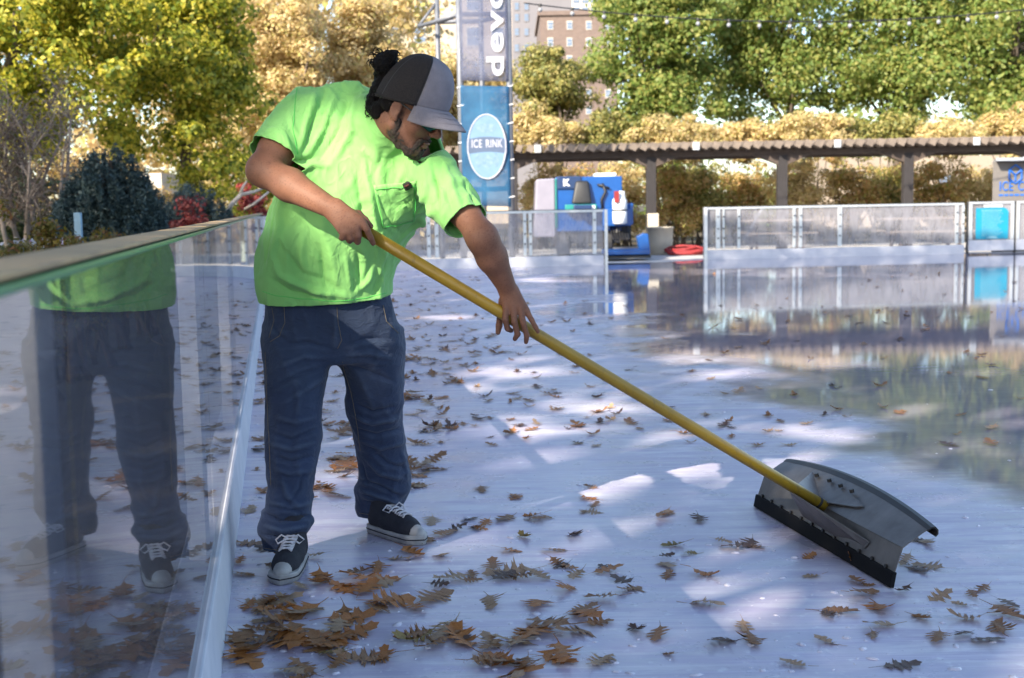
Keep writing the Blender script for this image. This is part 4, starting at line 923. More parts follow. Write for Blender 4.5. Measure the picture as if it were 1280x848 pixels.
# neck and head
NB_ = P_(480, 165, 4.25)
B.cone(NB_, hd(0, -.025, -.05), .078, .064, .03); B.cone(P_(452, 150, 4.30), hd(0, -.06, -.03), .055, .052, .04)
He = lambda c, r, k=.012, mode='u': B.ell(hd(*c), np.array(r) * HS, HM, k, mode)
Hcn = lambda p, q, r1, r2, k=.012, mode='u': B.cone(hd(*p), hd(*q), r1 * HS, r2 * HS, k, mode)
He((0, -.012, .032), (.077, .099, .092)); He((0, .03, -.04), (.061, .062, .072), .02)
for s in (-1, 1):
    Hcn((s * .055, -.002, -.055), (s * .022, .066, -.1), .018, .02, .02); He((s * .041, .058, -.024), (.028, .026, .03), .02)
    Hcn((s * .012, .09, .024), (s * .045, .078, .022), .011, .010, .012); He((s * .032, .088, -.001), (.016, .010, .011), None if False else .006, 's'); He((s * .032, .074, -.001), (.0125, .0125, .0125), .002)
    He((s * .081, -.006, -.008), (.0075, .0185, .031), .006); He((s * .0875, -.002, -.006), (.004, .009, .017), .004, 's'); He((s * .079, .004, -.034), (.006, .009, .010), .005)
He((0, .072, -.104), (.026, .02, .018), .015); Hcn((0, .09, .012), (0, .113, -.028), .0085, .0135, .008)
for s in (-1, 1): He((s * .0135, .103, -.034), (.009, .012, .008), .005)
He((0, .092, -.066), (.024, .0095, .0055), .005); He((0, .0905, -.078), (.020, .009, .0065), .005); He((0, .1025, -.0715), (.026, .006, .0016), .002, 's')
# pelvis, legs (under the jeans)
for (h_, k_, a_) in ((P_(374, 425, 4.41), P_(366, 548, 4.29), P_(354, 695, 4.30)), (P_(460, 425, 4.47), P_(472, 540, 4.53), P_(476, 655, 4.74))):
    B.chain([h_, k_, a_], [.070, .042, .034], .02)
B.ell(P_(412, 395, 4.43), (.17, .11, .12), None, .04)

# left hand on the handle: back of the hand to the lens, fingers hanging over the near side
Hn = lambda px, off: hpt(px) + np.array([0, off, 0])
def fing(pts, rs, k=.0035): B.chain(pts, rs, k)
def hoff(px, dpy, dY): p = hpt(px); x, y = proj(p); return P_(px, y + dpy, p[1] + dY)
kn = [(633, 386, -.030), (641.5, 384, -.034), (650, 385, -.034), (658, 389, -.028)]
Hy = hpt(648)[1]
palm_c = P_(645, 378, Hy - .016)
for i, (x, y, o) in enumerate(kn): B.cone(WRL + np.array([(i - 1.5) * .009, 0, 0]), P_(x, y, Hy + o), .019, .0125, .012)
B.cone(P_(630, 376, Hy - .005), P_(631, 388, Hy + .005), .016, .013, .01)
fing([P_(633, 386, Hy - .030), P_(631.5, 400, Hy - .041), P_(634.5, 411, Hy - .030), P_(639, 413.5, Hy - .012)], [.0118, .0105, .0098, .0085])
fing([P_(641.5, 384, Hy - .034), P_(643, 403, Hy - .044), P_(647, 418, Hy - .034), P_(643.5, 424, Hy - .018)], [.0122, .0105, .0098, .0082])
fing([P_(650, 385, Hy - .034), P_(654, 404, Hy - .043), P_(658.5, 420, Hy - .036), P_(657.5, 428, Hy - .024)], [.0118, .0100, .0092, .0078])
fing([P_(658, 389, Hy - .028), P_(664.5, 400, Hy - .036), P_(669.5, 409, Hy - .034), P_(672.5, 415, Hy - .028)], [.0108, .0088, .0082, .0070])
fing([P_(629, 376, Hy - .002), P_(625.5, 392, Hy + .020), P_(624, 407, Hy + .026), P_(622.5, 416, Hy + .016)], [.015, .0118, .0108, .0088], .006)
# right hand: fist closed over the top end of the handle
Hy2 = hpt(448)[1]
for i, (x, y, o) in enumerate([(452, 276, -.034), (446, 285, -.038), (438, 290, -.036), (430, 292, -.030)]):
    B.cone(WRR + np.array([.004 * (1.5 - i), 0, .010 * (1.5 - i)]), P_(x, y, Hy2 + o), .021, .0135, .014)
fing([P_(452, 276, Hy2 - .034), P_(458.5, 287, Hy2 - .042), P_(463.5, 298, Hy2 - .030), P_(466.5, 304.5, Hy2 - .016)], [.0130, .0108, .0098, .0085])
fing([P_(446, 285, Hy2 - .038), P_(448, 295, Hy2 - .040), P_(447, 302.5, Hy2 - .024), P_(445, 300, Hy2 + .000)], [.0132, .0110, .0102, .0090])
fing([P_(438, 290, Hy2 - .036), P_(439, 297.5, Hy2 - .036), P_(437, 301, Hy2 - .018), P_(436, 298, Hy2 + .004)], [.0128, .0105, .0098, .0088])
fing([P_(430, 292, Hy2 - .030), P_(429, 297, Hy2 - .028), P_(427, 298, Hy2 - .010), P_(427, 295, Hy2 + .006)], [.0115, .0095, .0088, .0080])
fing([P_(436, 268, Hy2 - .006), P_(448, 268, Hy2 + .012), P_(456, 275, Hy2 + .016), P_(463.5, 283, Hy2 + .008)], [.016, .0125, .0112, .0092], .006)
V, F = B.mesh(); V = smooth_np(V, F, 2, .45)
body = npmesh('person', V, F)
m, nt, b = new_mat('skin'); co = texco(nt); M_SKIN = m
c = ramp(nt, noise_n(nt, co, 22, 4, .6), [(.3, (.165, .074, .046)), (.7, (.225, .104, .064))])
c = mix_c(nt, ramp(nt, noise_n(nt, co, 180, 2), [(.55, (0, 0, 0)), (.75, (1, 1, 1))]), c, (.125, .055, .034))
at_ = nt.nodes.new('ShaderNodeAttribute'); at_.attribute_name = 'beard_mask'; c = mix_c(nt, math_n(nt, 'MULTIPLY', at_.outputs['Fac'], .85), c, (.035, .02, .014))
nt.links.new(c, b.inputs['Base Color']); b.inputs['Roughness'].default_value = .62; b.inputs['Specular IOR Level'].default_value = .3; b.inputs['Subsurface Weight'].default_value = .10; b.inputs['Subsurface Radius'].default_value = (.012, .004, .002); b.inputs['Subsurface Scale'].default_value = 1
bump_n(nt, b, noise_n(nt, co, 260, 3), .15, .002)
man = link('person', body, M_SKIN, None, True)
tag(man, 'worker in a bright green t-shirt, jeans and grey trucker cap, bent over a yellow-handled scraper', 'person')
BODY_V, BODY_F = V, F

# ------------------------------------------------------------------ cloth helpers
def cut(me, co, no):                                        # keep the side the normal points away from
    bm = bmesh.new(); bm.from_mesh(me); bmesh.ops.bisect_plane(bm, geom=bm.verts[:] + bm.edges[:] + bm.faces[:], dist=1e-5, plane_co=Vector(co), plane_no=Vector(no), clear_outer=True); bm.to_mesh(me); bm.free()
_zr = np.array(sorted(SROWS))
def torso_d(p):
    cx, cy, rx, ry = [np.interp(p.z, _zr[:, 0], _zr[:, j]) for j in range(1, 5)]
    return ((abs((p.x - cx) / rx) ** 2.3 + abs((p.y - cy) / ry) ** 2.3) ** (1 / 2.3) - 1) * min(rx, ry)
def cut_near(me, co, no, rad):                              # the same cut, felt only within rad of its centre
    co = Vector(co); no = Vector(no).normalized(); bm = bmesh.new(); bm.from_mesh(me)
    fs = [f for f in bm.faces if (f.calc_center_median() - co - no * .04).length < rad and torso_d(f.calc_center_median()) > .020]
    bmesh.ops.bisect_plane(bm, geom=list({v for f in fs for v in f.verts}) + list({e for f in fs for e in f.edges}) + fs, dist=1e-5, plane_co=co, plane_no=no)
    c_ = lambda f: f.calc_center_median() - co
    bmesh.ops.delete(bm, geom=[f for f in bm.faces if c_(f).dot(no) > 1e-5 and (c_(f) - no * .04).length < rad and torso_d(f.calc_center_median()) > .020], context='FACES')
    bmesh.ops.delete(bm, geom=[v for v in bm.verts if not v.link_faces], context='VERTS'); bm.to_mesh(me); bm.free()
def mesh_arrays(me):
    V = np.empty(len(me.vertices) * 3, np.float32); me.vertices.foreach_get('co', V); return V.reshape(-1, 3).astype(float)
def bvh_of(V, F): return BVHTree.FromPolygons([tuple(v) for v in V], [tuple(int(i) for i in f) for f in F])
def on_surf(bv, px, py):                                    # first point of a surface seen there, and its normal
    d = ray(px, py).normalized(); h = bv.ray_cast(CP, d)
    return (h[0], h[1]) if h[0] is not None else (None, None)
def surf_line(bv, pts, n=14):
    out = []
    for i in range(len(pts) - 1):
        for k in range(n if i < len(pts) - 2 else n + 1):
            t = k / n; q, _ = on_surf(bv, pts[i][0] + (pts[i + 1][0] - pts[i][0]) * t, pts[i][1] + (pts[i + 1][1] - pts[i][1]) * t)
            if q is not None: out.append(np.array(q))
    return out
def fold(V, N, bv, pts, amp, wdt, edge=True):
    """raise (or press) a crease along a line drawn on the cloth; the ends fade out"""
    L = surf_line(bv, pts, 6)
    if len(L) < 2: return np.zeros(len(V))
    L = np.array(L); d = polydist(V, L); seg = np.linalg.norm(L[-1] - L[0]) + 1e-6
    e0 = np.linalg.norm(V - L[0], axis=1); e1 = np.linalg.norm(V - L[-1], axis=1); fade = np.clip(np.minimum(e0, e1) / (seg * .3 + .01), .15, 1) if edge else 1
    return amp * np.exp(-(d / wdt) ** 2) * fade
def smooth_noise(V, scale, seed, stretch=(1, 1, 1)):
    o = seed * 17.3; return np.array([mnoise.noise(Vector((v[0] * scale * stretch[0] + o, v[1] * scale * stretch[1] - o, v[2] * scale * stretch[2] + o))) for v in V])

# ------------------------------------------------------------------ t-shirt
S = Field((-1.1, 3.8, .78), (.1, 4.75, 1.68), .0065)
S.slices(SROWS, .02)
S.cone(SHR + np.array([.02, 0, -.02]), P_(333, 207, 4.17), .112, .090, .05)
S.cone(SHL + np.array([-.02, .0, -.0]), P_(592, 288, 4.03), .086, .078, .05)
S.cone(P_(462, 172, 4.27), P_(505, 140, 4.16), .12, .105, .05)
V, F = S.mesh(); V = smooth_np(V, F, 6, .5); N = normals_np(V, F); bv = bvh_of(V, F)
D = np.zeros(len(V))
FOLDS = [([(452, 190), (462, 240), (470, 285), (492, 308)], .011, .014), ([(440, 195), (449, 240), (455, 290)], -.007, .013), ([(468, 215), (480, 270), (503, 295)], -.007, .012),
    ([(424, 112), (404, 160), (380, 203)], .010, .011), ([(436, 114), (424, 160), (395, 208)], -.008, .010), ([(446, 118), (440, 165), (410, 212)], .009, .012), ([(410, 106), (392, 150), (376, 200)], -.008, .009), ([(398, 108), (384, 150), (372, 196)], .007, .009),
    ([(352, 196), (374, 203), (394, 196)], -.014, .010), ([(365, 216), (392, 205), (420, 208)], .010, .012), ([(352, 160), (362, 190), (372, 202)], .007, .010), ([(330, 175), (350, 190), (365, 200)], -.005, .010),
    ([(478, 268), (500, 262), (520, 252)], .004, .006), ([(486, 279), (505, 272), (516, 266)], -.004, .006), ([(490, 262), (505, 256), (518, 246)], -.004, .005),
    ([(540, 205), (546, 235), (548, 268)], -.012, .011), ([(556, 205), (568, 240), (580, 275)], .007, .013), ([(549, 215), (560, 250), (566, 280)], -.005, .010), ([(572, 212), (590, 240), (603, 268)], -.004, .009),
    ([(545, 262), (522, 280), (498, 306)], .010, .014), ([(540, 248), (515, 268), (480, 296)], -.006, .014), ([(530, 285), (508, 305), (492, 330)], -.007, .013),
    ([(338, 322), (350, 345), (392, 364), (440, 372)], .012, .013), ([(335, 345), (360, 364), (410, 376)], -.008, .011), ([(345, 300), (375, 340), (430, 362)], -.006, .014), ([(470, 330), (462, 352), (440, 372)], .008, .012), ([(485, 318), (478, 345), (466, 372)], -.007, .011),
    ([(356, 232), (350, 280), (336, 335)], .010, .013), ([(344, 240), (338, 290), (328, 340)], -.008, .012), ([(380, 285), (376, 320), (384, 350)], .006, .014), ([(410, 300), (418, 335), (424, 372)], .006, .013), ([(400, 300), (404, 340), (408, 374)], -.006, .011), ([(446, 305), (450, 340), (452, 374)], -.006, .012), ([(432, 310), (436, 345), (440, 376)], .005, .010),
    ([(505, 200), (500, 225), (488, 250)], .005, .012), ([(520, 205), (520, 230), (512, 255)], -.005, .012), ([(530, 206), (532, 240), (524, 262)], .006, .012), ([(480, 185), (470, 215), (466, 235)], -.005, .010)]
for pts, a, w_ in FOLDS: D += fold(V, N, bv, pts, a * 1.7, w_ * .72)
nb_ = smooth_noise(V, 5.5, 1, (1, 1, .45)); n2_ = smooth_noise(V, 13, 2, (1, 1, .6)); D += .010 * nb_ + .004 * n2_ + .011 * (1 - np.abs(smooth_noise(V, 7.5, 3, (1.1, 1.1, .35))) * 3.6).clip(0, 1) + .005 * (1 - np.abs(smooth_noise(V, 15, 4, (1.1, .9, .6))) * 4).clip(0, 1)
D -= D.mean() + .004; V = V + N * D[:, None]; V = smooth_np(V, F, 1, .4)
me = npmesh('t_shirt', V, F)
hemP = P_(420, 381.5, 4.24); cut(me, hemP, (.035, .10, -1)); dR = (P_(333, 207, 4.17) - SHR); cut_near(me, P_(341, 196, 4.19), dR, .17); dL = P_(592, 288, 4.03) - SHL; cut_near(me, P_(586, 277, 4.06), dL, .15)
NKP = P_(492, 149, 4.20); NKN = Vector((.60, -.42, .62)).normalized()
# the neck opening: only near the neck
bm = bmesh.new(); bm.from_mesh(me); NV = Vector(NKP)
near = [v for v in bm.verts if (v.co - NV).length < .21]; fs = {f for v in near for f in v.link_faces}; es = {e for f in fs for e in f.edges}
bmesh.ops.bisect_plane(bm, geom=list({v for f in fs for v in f.verts}) + list(es) + list(fs), dist=1e-5, plane_co=NV, plane_no=NKN, clear_outer=False)
kill = [f for f in bm.faces if (f.calc_center_median() - NV).dot(NKN) > 1e-4 and (f.calc_center_median() - NV).length < .20]
bmesh.ops.delete(bm, geom=kill, context='FACES')
loose = [v for v in bm.verts if not v.link_faces]; bmesh.ops.delete(bm, geom=loose, context='VERTS')
# keep the largest piece
seen = set(); best = []
for v in bm.verts:
    if v in seen: continue
    st = [v]; comp = []; seen.add(v)
    while st:
        q = st.pop(); comp.append(q)
        for e in q.link_edges:
            o = e.other_vert(q)
            if o not in seen: seen.add(o); st.append(o)
    if len(comp) > len(best): best = comp
bs = set(best); bmesh.ops.delete(bm, geom=[v for v in bm.verts if v not in bs], context='VERTS')
# boundary loops
bed_ = [e for e in bm.edges if e.is_boundary]; adj = {}
for e in bed_:
    for v in e.verts: adj.setdefault(v, []).append(e.other_vert(v))
loops = []; done = set()
for v in adj:
    if v in done: continue
    lp = [v]; done.add(v)
    while True:
        nx = [q for q in adj[lp[-1]] if q not in done]
        if not nx: break
        lp.append(nx[0]); done.add(nx[0])
    loops.append([q.co.copy() for q in lp])
bm.to_mesh(me); bm.free()
m, nt, b = new_mat('safety_green_cotton'); co = texco(nt); M_SHIRT = m
nt.links.new(ramp(nt, noise_n(nt, co, 5, 4), [(.3, (.225, .54, .145)), (.7, (.27, .60, .17))]), b.inputs['Base Color']); b.inputs['Roughness'].default_value = .85
b.inputs['Sheen Weight'].default_value = .15
tl_ = nt.nodes.new('ShaderNodeBsdfTranslucent'); tl_.inputs[0].default_value = (.2, .85, .15, 1); mx_ = nt.nodes.new('ShaderNodeMixShader'); mx_.inputs[0].default_value = .12
nt.links.new(b.outputs[0], mx_.inputs[1]); nt.links.new(tl_.outputs[0], mx_.inputs[2]); nt.links.new(mx_.outputs[0], nt.nodes['Material Output'].inputs[0])
hb_ = bump_n(nt, None, noise_n(nt, co, 420, 2), .12, .001); rg_ = math_n(nt, 'ABSOLUTE', math_n(nt, 'SUBTRACT', noise_n(nt, texco(nt, 'Object', (1.3, 1.3, .7)), 9, 3, .5, .8), .5)); hc_ = bump_n(nt, None, ramp(nt, rg_, [(0, (1, 1, 1)), (.07, (0, 0, 0))]), .28, .006, hb_); bump_n(nt, b, noise_n(nt, co, 24, 4, .6, .5), .25, .006, hc_)
shirt = link('t_shirt', me, M_SHIRT, man, True); thick(shirt, .003, 1.0)
def sub_loop(lp, step):
    out = [lp[0]]
    for q in lp:
        if (q - out[-1]).length > step: out.append(q)
    return out
def smooth_loop(L, it=6):
    L = [Vector(q) for q in L]
    for _ in range(it): L = [(L[i - 1] + L[i] * 2 + L[(i + 1) % len(L)]) / 4 for i in range(len(L))]
    return L
loops = [l for l in loops if len(l) > 20]
neck = min(loops, key=lambda l: (sum(l, Vector()) / len(l) - NV).length)
nk = smooth_loop(sub_loop(neck, .012), 8); mb = MB(); mb.tube(nk + [nk[0], nk[1]], .0065, 8, False); mb.build('collar', M_SHIRT, shirt, 0, True)
for l in loops:                                             # stitched double hem on hem and cuffs
    if l is neck: continue
# pocket and tag, laid on the cloth
SV = mesh_arrays(me); SF = [tuple(p.vertices) for p in me.polygons]; sbv = BVHTree.FromPolygons([tuple(v) for v in SV], SF)
def patch(name, quad, nu, nv, off, mat, parent, t=.0015):
    V = []; F = []
    for j in range(nv + 1):
        for i in range(nu + 1):
            u, v = i / nu, j / nv
            x = (quad[0][0] * (1 - u) + quad[1][0] * u) * (1 - v) + (quad[3][0] * (1 - u) + quad[2][0] * u) * v; y = (quad[0][1] * (1 - u) + quad[1][1] * u) * (1 - v) + (quad[3][1] * (1 - u) + quad[2][1] * u) * v
            q, n = on_surf(sbv, x, y)
            if n.dot(ray(x, y)) > 0: n = -n
            V.append(np.array(q + n * off))
    for j in range(nv):
        for i in range(nu): a = j * (nu + 1) + i; F.append((a, a + 1, a + nu + 2, a + nu + 1))
    o = link(name, npmesh(name, np.array(V), np.array(F)), mat, parent, True); thick(o, t, 1.0); return o
pk = patch('pocket', [(466, 232), (521, 226), (516, 276), (478, 286)], 14, 14, .0052, M_SHIRT, shirt, .002)
M_TAG = simple('black_label', (.02, .016, .018), (.014, .012, .013), 50, .7); M_TAGR = simple('red_thread', (.10, .018, .02), None, 50, .8)
tg = patch('label_tag', [(505.5, 229), (514, 225.5), (517.5, 232), (508.5, 236.5)], 4, 4, .010, M_TAG, pk, .001)
patch('stitch_mark', [(508, 230.5), (514, 228), (515, 229.8), (509, 232.5)], 3, 1, .0116, M_TAGR, tg, .0004)
M_STITCH = simple('green_thread', (.09, .62, .10), None, 30, .8)
def seam(name, pts, bvx, r, off, mat, parent, n=10):
    L = []
    for i in range(len(pts) - 1):
        for k in range(n):
            t = k / n; x = pts[i][0] + (pts[i + 1][0] - pts[i][0]) * t; y = pts[i][1] + (pts[i + 1][1] - pts[i][1]) * t; q, nn_ = on_surf(bvx, x, y)
            if q is None: continue
            if nn_.dot(ray(x, y)) > 0: nn_ = -nn_
            L.append(q + nn_ * off)
    if len(L) < 3: return None
    mb = MB(); mb.tube(L, r, 5); return mb.build(name, mat, parent, 0, True)
seam('pocket_stitching', [(467, 237), (520.5, 231), (516, 275), (479, 284), (467, 237)], sbv, .0011, .0076, M_STITCH, pk)
seam('hem_stitching', [(329, 364), (345, 369.5), (380, 374), (420, 376.5), (455, 373), (484, 366)], sbv, .0013, .0032, M_STITCH, shirt, 16)
seam('shoulder_seam', [(372, 108), (369, 130), (366, 160), (372, 196)], sbv, .0013, .0032, M_STITCH, shirt, 14)
seam('sleeve_seam', [(561, 281), (580, 276), (608, 262)], sbv, .0012, .0032, M_STITCH, shirt, 10)

# ------------------------------------------------------------------ jeans
def rows(T):
    R = []
    for (py, l, r_, Y, dep) in T:
        a, c = P_(l, py, Y), P_(r_, py, Y); R.append(((a[2] + c[2]) / 2, (a[0] + c[0]) / 2, Y, (c[0] - a[0]) / 2, dep))
    return R
J = Field((-1.02, 4.05, .02), (-.22, 4.98, 1.02), .006)
J.slices(rows([(338, 336, 484, 4.42, .148), (370, 333, 489, 4.42, .15), (400, 330, 497, 4.43, .155), (430, 329, 503, 4.44, .15), (452, 345, 495, 4.44, .12)]), .02)
J.slices(rows([(410, 333, 415, 4.41, .13), (445, 329, 414, 4.40, .13), (480, 330, 409, 4.37, .118), (520, 331, 402, 4.33, .105), (548, 331, 404, 4.31, .10), (580, 334, 396, 4.30, .09), (612, 335, 391, 4.30, .088), (634, 331, 391, 4.30, .092), (652, 322, 392, 4.29, .104), (664, 324, 390, 4.29, .10), (672, 331, 380, 4.28, .078), (700, 330, 377, 4.27, .078)]), .035)
J.slices(rows([(410, 421, 503, 4.47, .13), (445, 421, 506, 4.48, .13), (480, 432, 506, 4.50, .118), (510, 431, 504, 4.53, .11), (535, 439, 503, 4.56, .10), (565, 445, 508, 4.62, .098), (592, 447, 513, 4.67, .10), (612, 446, 513, 4.70, .104), (626, 445, 508, 4.72, .096), (640, 447, 498, 4.73, .082), (668, 449, 492, 4.75, .082)]), .035)
V, F = J.mesh(); V = smooth_np(V, F, 4, .5); N = normals_np(V, F); bv = bvh_of(V, F); D = np.zeros(len(V))
JF = [([(418, 438), (385, 428), (345, 432)], -.008, .010), ([(416, 447), (380, 446), (340, 462)], .008, .011), ([(412, 458), (375, 468), (338, 486)], -.007, .010), ([(408, 470), (378, 490), (345, 510)], .006, .012), ([(424, 436), (455, 424), (492, 424)], -.007, .010), ([(426, 446), (460, 442), (498, 450)], .007, .011), ([(430, 456), (462, 466), (500, 480)], -.006, .011), ([(419, 385), (420, 410), (418, 440)], .005, .008),
      ([(340, 400), (350, 420), (362, 430)], -.005, .008), ([(334, 540), (365, 550), (398, 536)], -.010, .011), ([(333, 553), (364, 562), (398, 552)], .009, .010), ([(335, 568), (365, 578), (394, 570)], -.007, .010), ([(338, 584), (362, 592), (392, 588)], .006, .009), ([(340, 520), (370, 528), (398, 520)], .006, .011), ([(370, 470), (374, 500), (370, 535)], .006, .014), ([(350, 590), (360, 620), (380, 640)], .007, .011), ([(380, 585), (376, 612), (352, 640)], -.008, .010),
      ([(326, 640), (350, 650), (390, 644)], -.013, .008), ([(322, 654), (352, 664), (392, 656)], .010, .008), ([(328, 668), (352, 674), (384, 666)], -.012, .006), ([(334, 626), (362, 634), (390, 628)], .008, .009), ([(340, 640), (364, 640), (386, 652)], .006, .007), ([(332, 680), (352, 684), (376, 680)], .004, .005),
      ([(440, 505), (465, 516), (500, 508)], -.008, .011), ([(436, 518), (465, 530), (502, 522)], .009, .010), ([(442, 536), (470, 546), (503, 536)], -.009, .010), ([(445, 550), (475, 560), (506, 552)], .006, .010), ([(452, 570), (475, 590), (508, 600)], .008, .011), ([(462, 560), (485, 580), (510, 586)], -.007, .010), ([(448, 600), (470, 606), (500, 620)], -.010, .009), ([(447, 612), (470, 620), (505, 628)], .010, .008), ([(450, 626), (470, 632), (500, 634)], -.011, .007), ([(452, 638), (470, 642), (494, 640)], .005, .006), ([(500, 560), (508, 585), (510, 606)], .007, .010), ([(450, 575), (455, 595), (462, 612)], -.007, .009), ([(445, 460), (462, 495), (470, 525)], .005, .014)]
for pts, a, w_ in JF: D += fold(V, N, bv, pts, a * 1.25, w_ * .82)
low_ = np.clip((.42 - V[:, 2]) / .3, 0, 1)
D += .005 * smooth_noise(V, 7, 5) + (.003 + .006 * low_) * smooth_noise(V, 14, 6, (.6, .6, 1.8)) + (.002 + .007 * low_) * (1 - np.abs(smooth_noise(V, 9, 7, (.7, .7, 1.4))) * 4).clip(0, 1) + .004 * (1 - np.abs(smooth_noise(V, 10, 8, (1.2, 1.2, .5))) * 4).clip(0, 1)
D -= D.mean() + .006; V = V + N * D[:, None]; V = smooth_np(V, F, 1, .35); me = npmesh('jeans', V, F)
# cut the cuffs and the waist
bm = bmesh.new(); bm.from_mesh(me); midx = P_(425, 650, 4.5)[0]
for side, zc in ((-1, P_(354, 691, 4.19)[2]), (1, P_(470, 648, 4.66)[2])):
    fs = [f for f in bm.faces if (f.calc_center_median().x - midx) * side > 0 and f.calc_center_median().z < .4]; g = list({v for f in fs for v in f.verts}) + list({e for f in fs for e in f.edges}) + fs
    bmesh.ops.bisect_plane(bm, geom=g, dist=1e-5, plane_co=Vector((0, 0, zc)), plane_no=Vector((0, .06, -1)) if side < 0 else Vector((0, 0, -1)), clear_outer=False)
    kill = [f for f in bm.faces if (f.calc_center_median().x - midx) * side > 0 and f.calc_center_median().z < zc - (.06 * f.calc_center_median().y * 0)]; bmesh.ops.delete(bm, geom=kill, context='FACES')
bmesh.ops.delete(bm, geom=[v for v in bm.verts if not v.link_faces], context='VERTS'); bm.to_mesh(me); bm.free()
cut(me, (0, 0, V[:, 2].max() - .02), (0, 0, 1))
m, nt, b = new_mat('denim'); co = texco(nt); M_DENIM = m
wv = nt.nodes.new('ShaderNodeTexWave'); wv.inputs['Scale'].default_value = 260; wv.bands_direction = 'DIAGONAL'; wv.inputs['Distortion'].default_value = 1.5; nt.links.new(co, wv.inputs['Vector'])
dn = ramp(nt, noise_n(nt, co, 6, 6, .7), [(.3, (.007, .016, .046)), (.7, (.016, .032, .080))])
vor = noise_n(nt, texco(nt, 'Object', (60, 60, 300)), 1.0, 3, .7); dn = mix_c(nt, ramp(nt, vor, [(.5, (0, 0, 0)), (.8, (.5, .5, .5))]), dn, (.03, .045, .085))
spz = nt.nodes.new('ShaderNodeSeparateXYZ'); nt.links.new(co, spz.inputs[0])
wear = ramp(nt, math_n(nt, 'ADD', spz.outputs[2], math_n(nt, 'MULTIPLY', math_n(nt, 'SUBTRACT', noise_n(nt, co, 4.5, 4, .6), .5), .45)), [(.52, (0, 0, 0)), (.68, (1, 1, 1)), (.80, (1, 1, 1)), (.92, (.2, .2, .2))])
dn = mix_c(nt, math_n(nt, 'MULTIPLY', wear, .22), dn, (.034, .052, .078)); gp_ = nt.nodes.new('ShaderNodeNewGeometry'); dn = mix_c(nt, ramp(nt, gp_.outputs['Pointiness'], [(.505, (0, 0, 0)), (.57, (.4, .4, .4))]), dn, (.085, .12, .18)); nt.links.new(dn, b.inputs['Base Color'])
b.inputs['Roughness'].default_value = .85; b.inputs['Sheen Weight'].default_value = .1
hb_ = bump_n(nt, None, wv.outputs['Fac'], .08, .0008); rg_ = math_n(nt, 'ABSOLUTE', math_n(nt, 'SUBTRACT', noise_n(nt, texco(nt, 'Object', (1, 1, 1.6)), 16, 3, .5, .6), .5)); hc_ = bump_n(nt, None, ramp(nt, rg_, [(0, (1, 1, 1)), (.10, (0, 0, 0))]), .25, .006, hb_); bump_n(nt, b, noise_n(nt, co, 45, 4, .6), .25, .004, hc_)
jeans = link('jeans', me, M_DENIM, man, True); thick(jeans, .004, 1.0)
JV = mesh_arrays(me); jbv = BVHTree.FromPolygons([tuple(v) for v in JV], [tuple(p.vertices) for p in me.polygons])
M_THR = simple('tan_thread', (.16, .13, .09), (.10, .085, .07), 40, .8)
for nm, pts in (('pocket_seam', [(341, 384), (344, 400), (337, 424)]), ('pocket_seam', [(356, 384), (357, 404), (350, 420), (338, 428)]), ('fly_seam', [(421, 384), (422, 405), (427, 425), (421, 436)]), ('inseam', [(428, 452), (440, 490), (447, 530), (452, 566)]), ('side_seam', [(333, 440), (335, 500), (338, 560), (340, 610)]), ('cuff_stitching', [(332, 686), (352, 689), (375, 685)]), ('cuff_stitching', [(450, 641), (470, 644), (492, 641)]), ('pocket_seam', [(478, 382), (482, 402), (498, 418)])):
    seam(nm, pts, jbv, .0013, .0045, M_THR, jeans, 14)

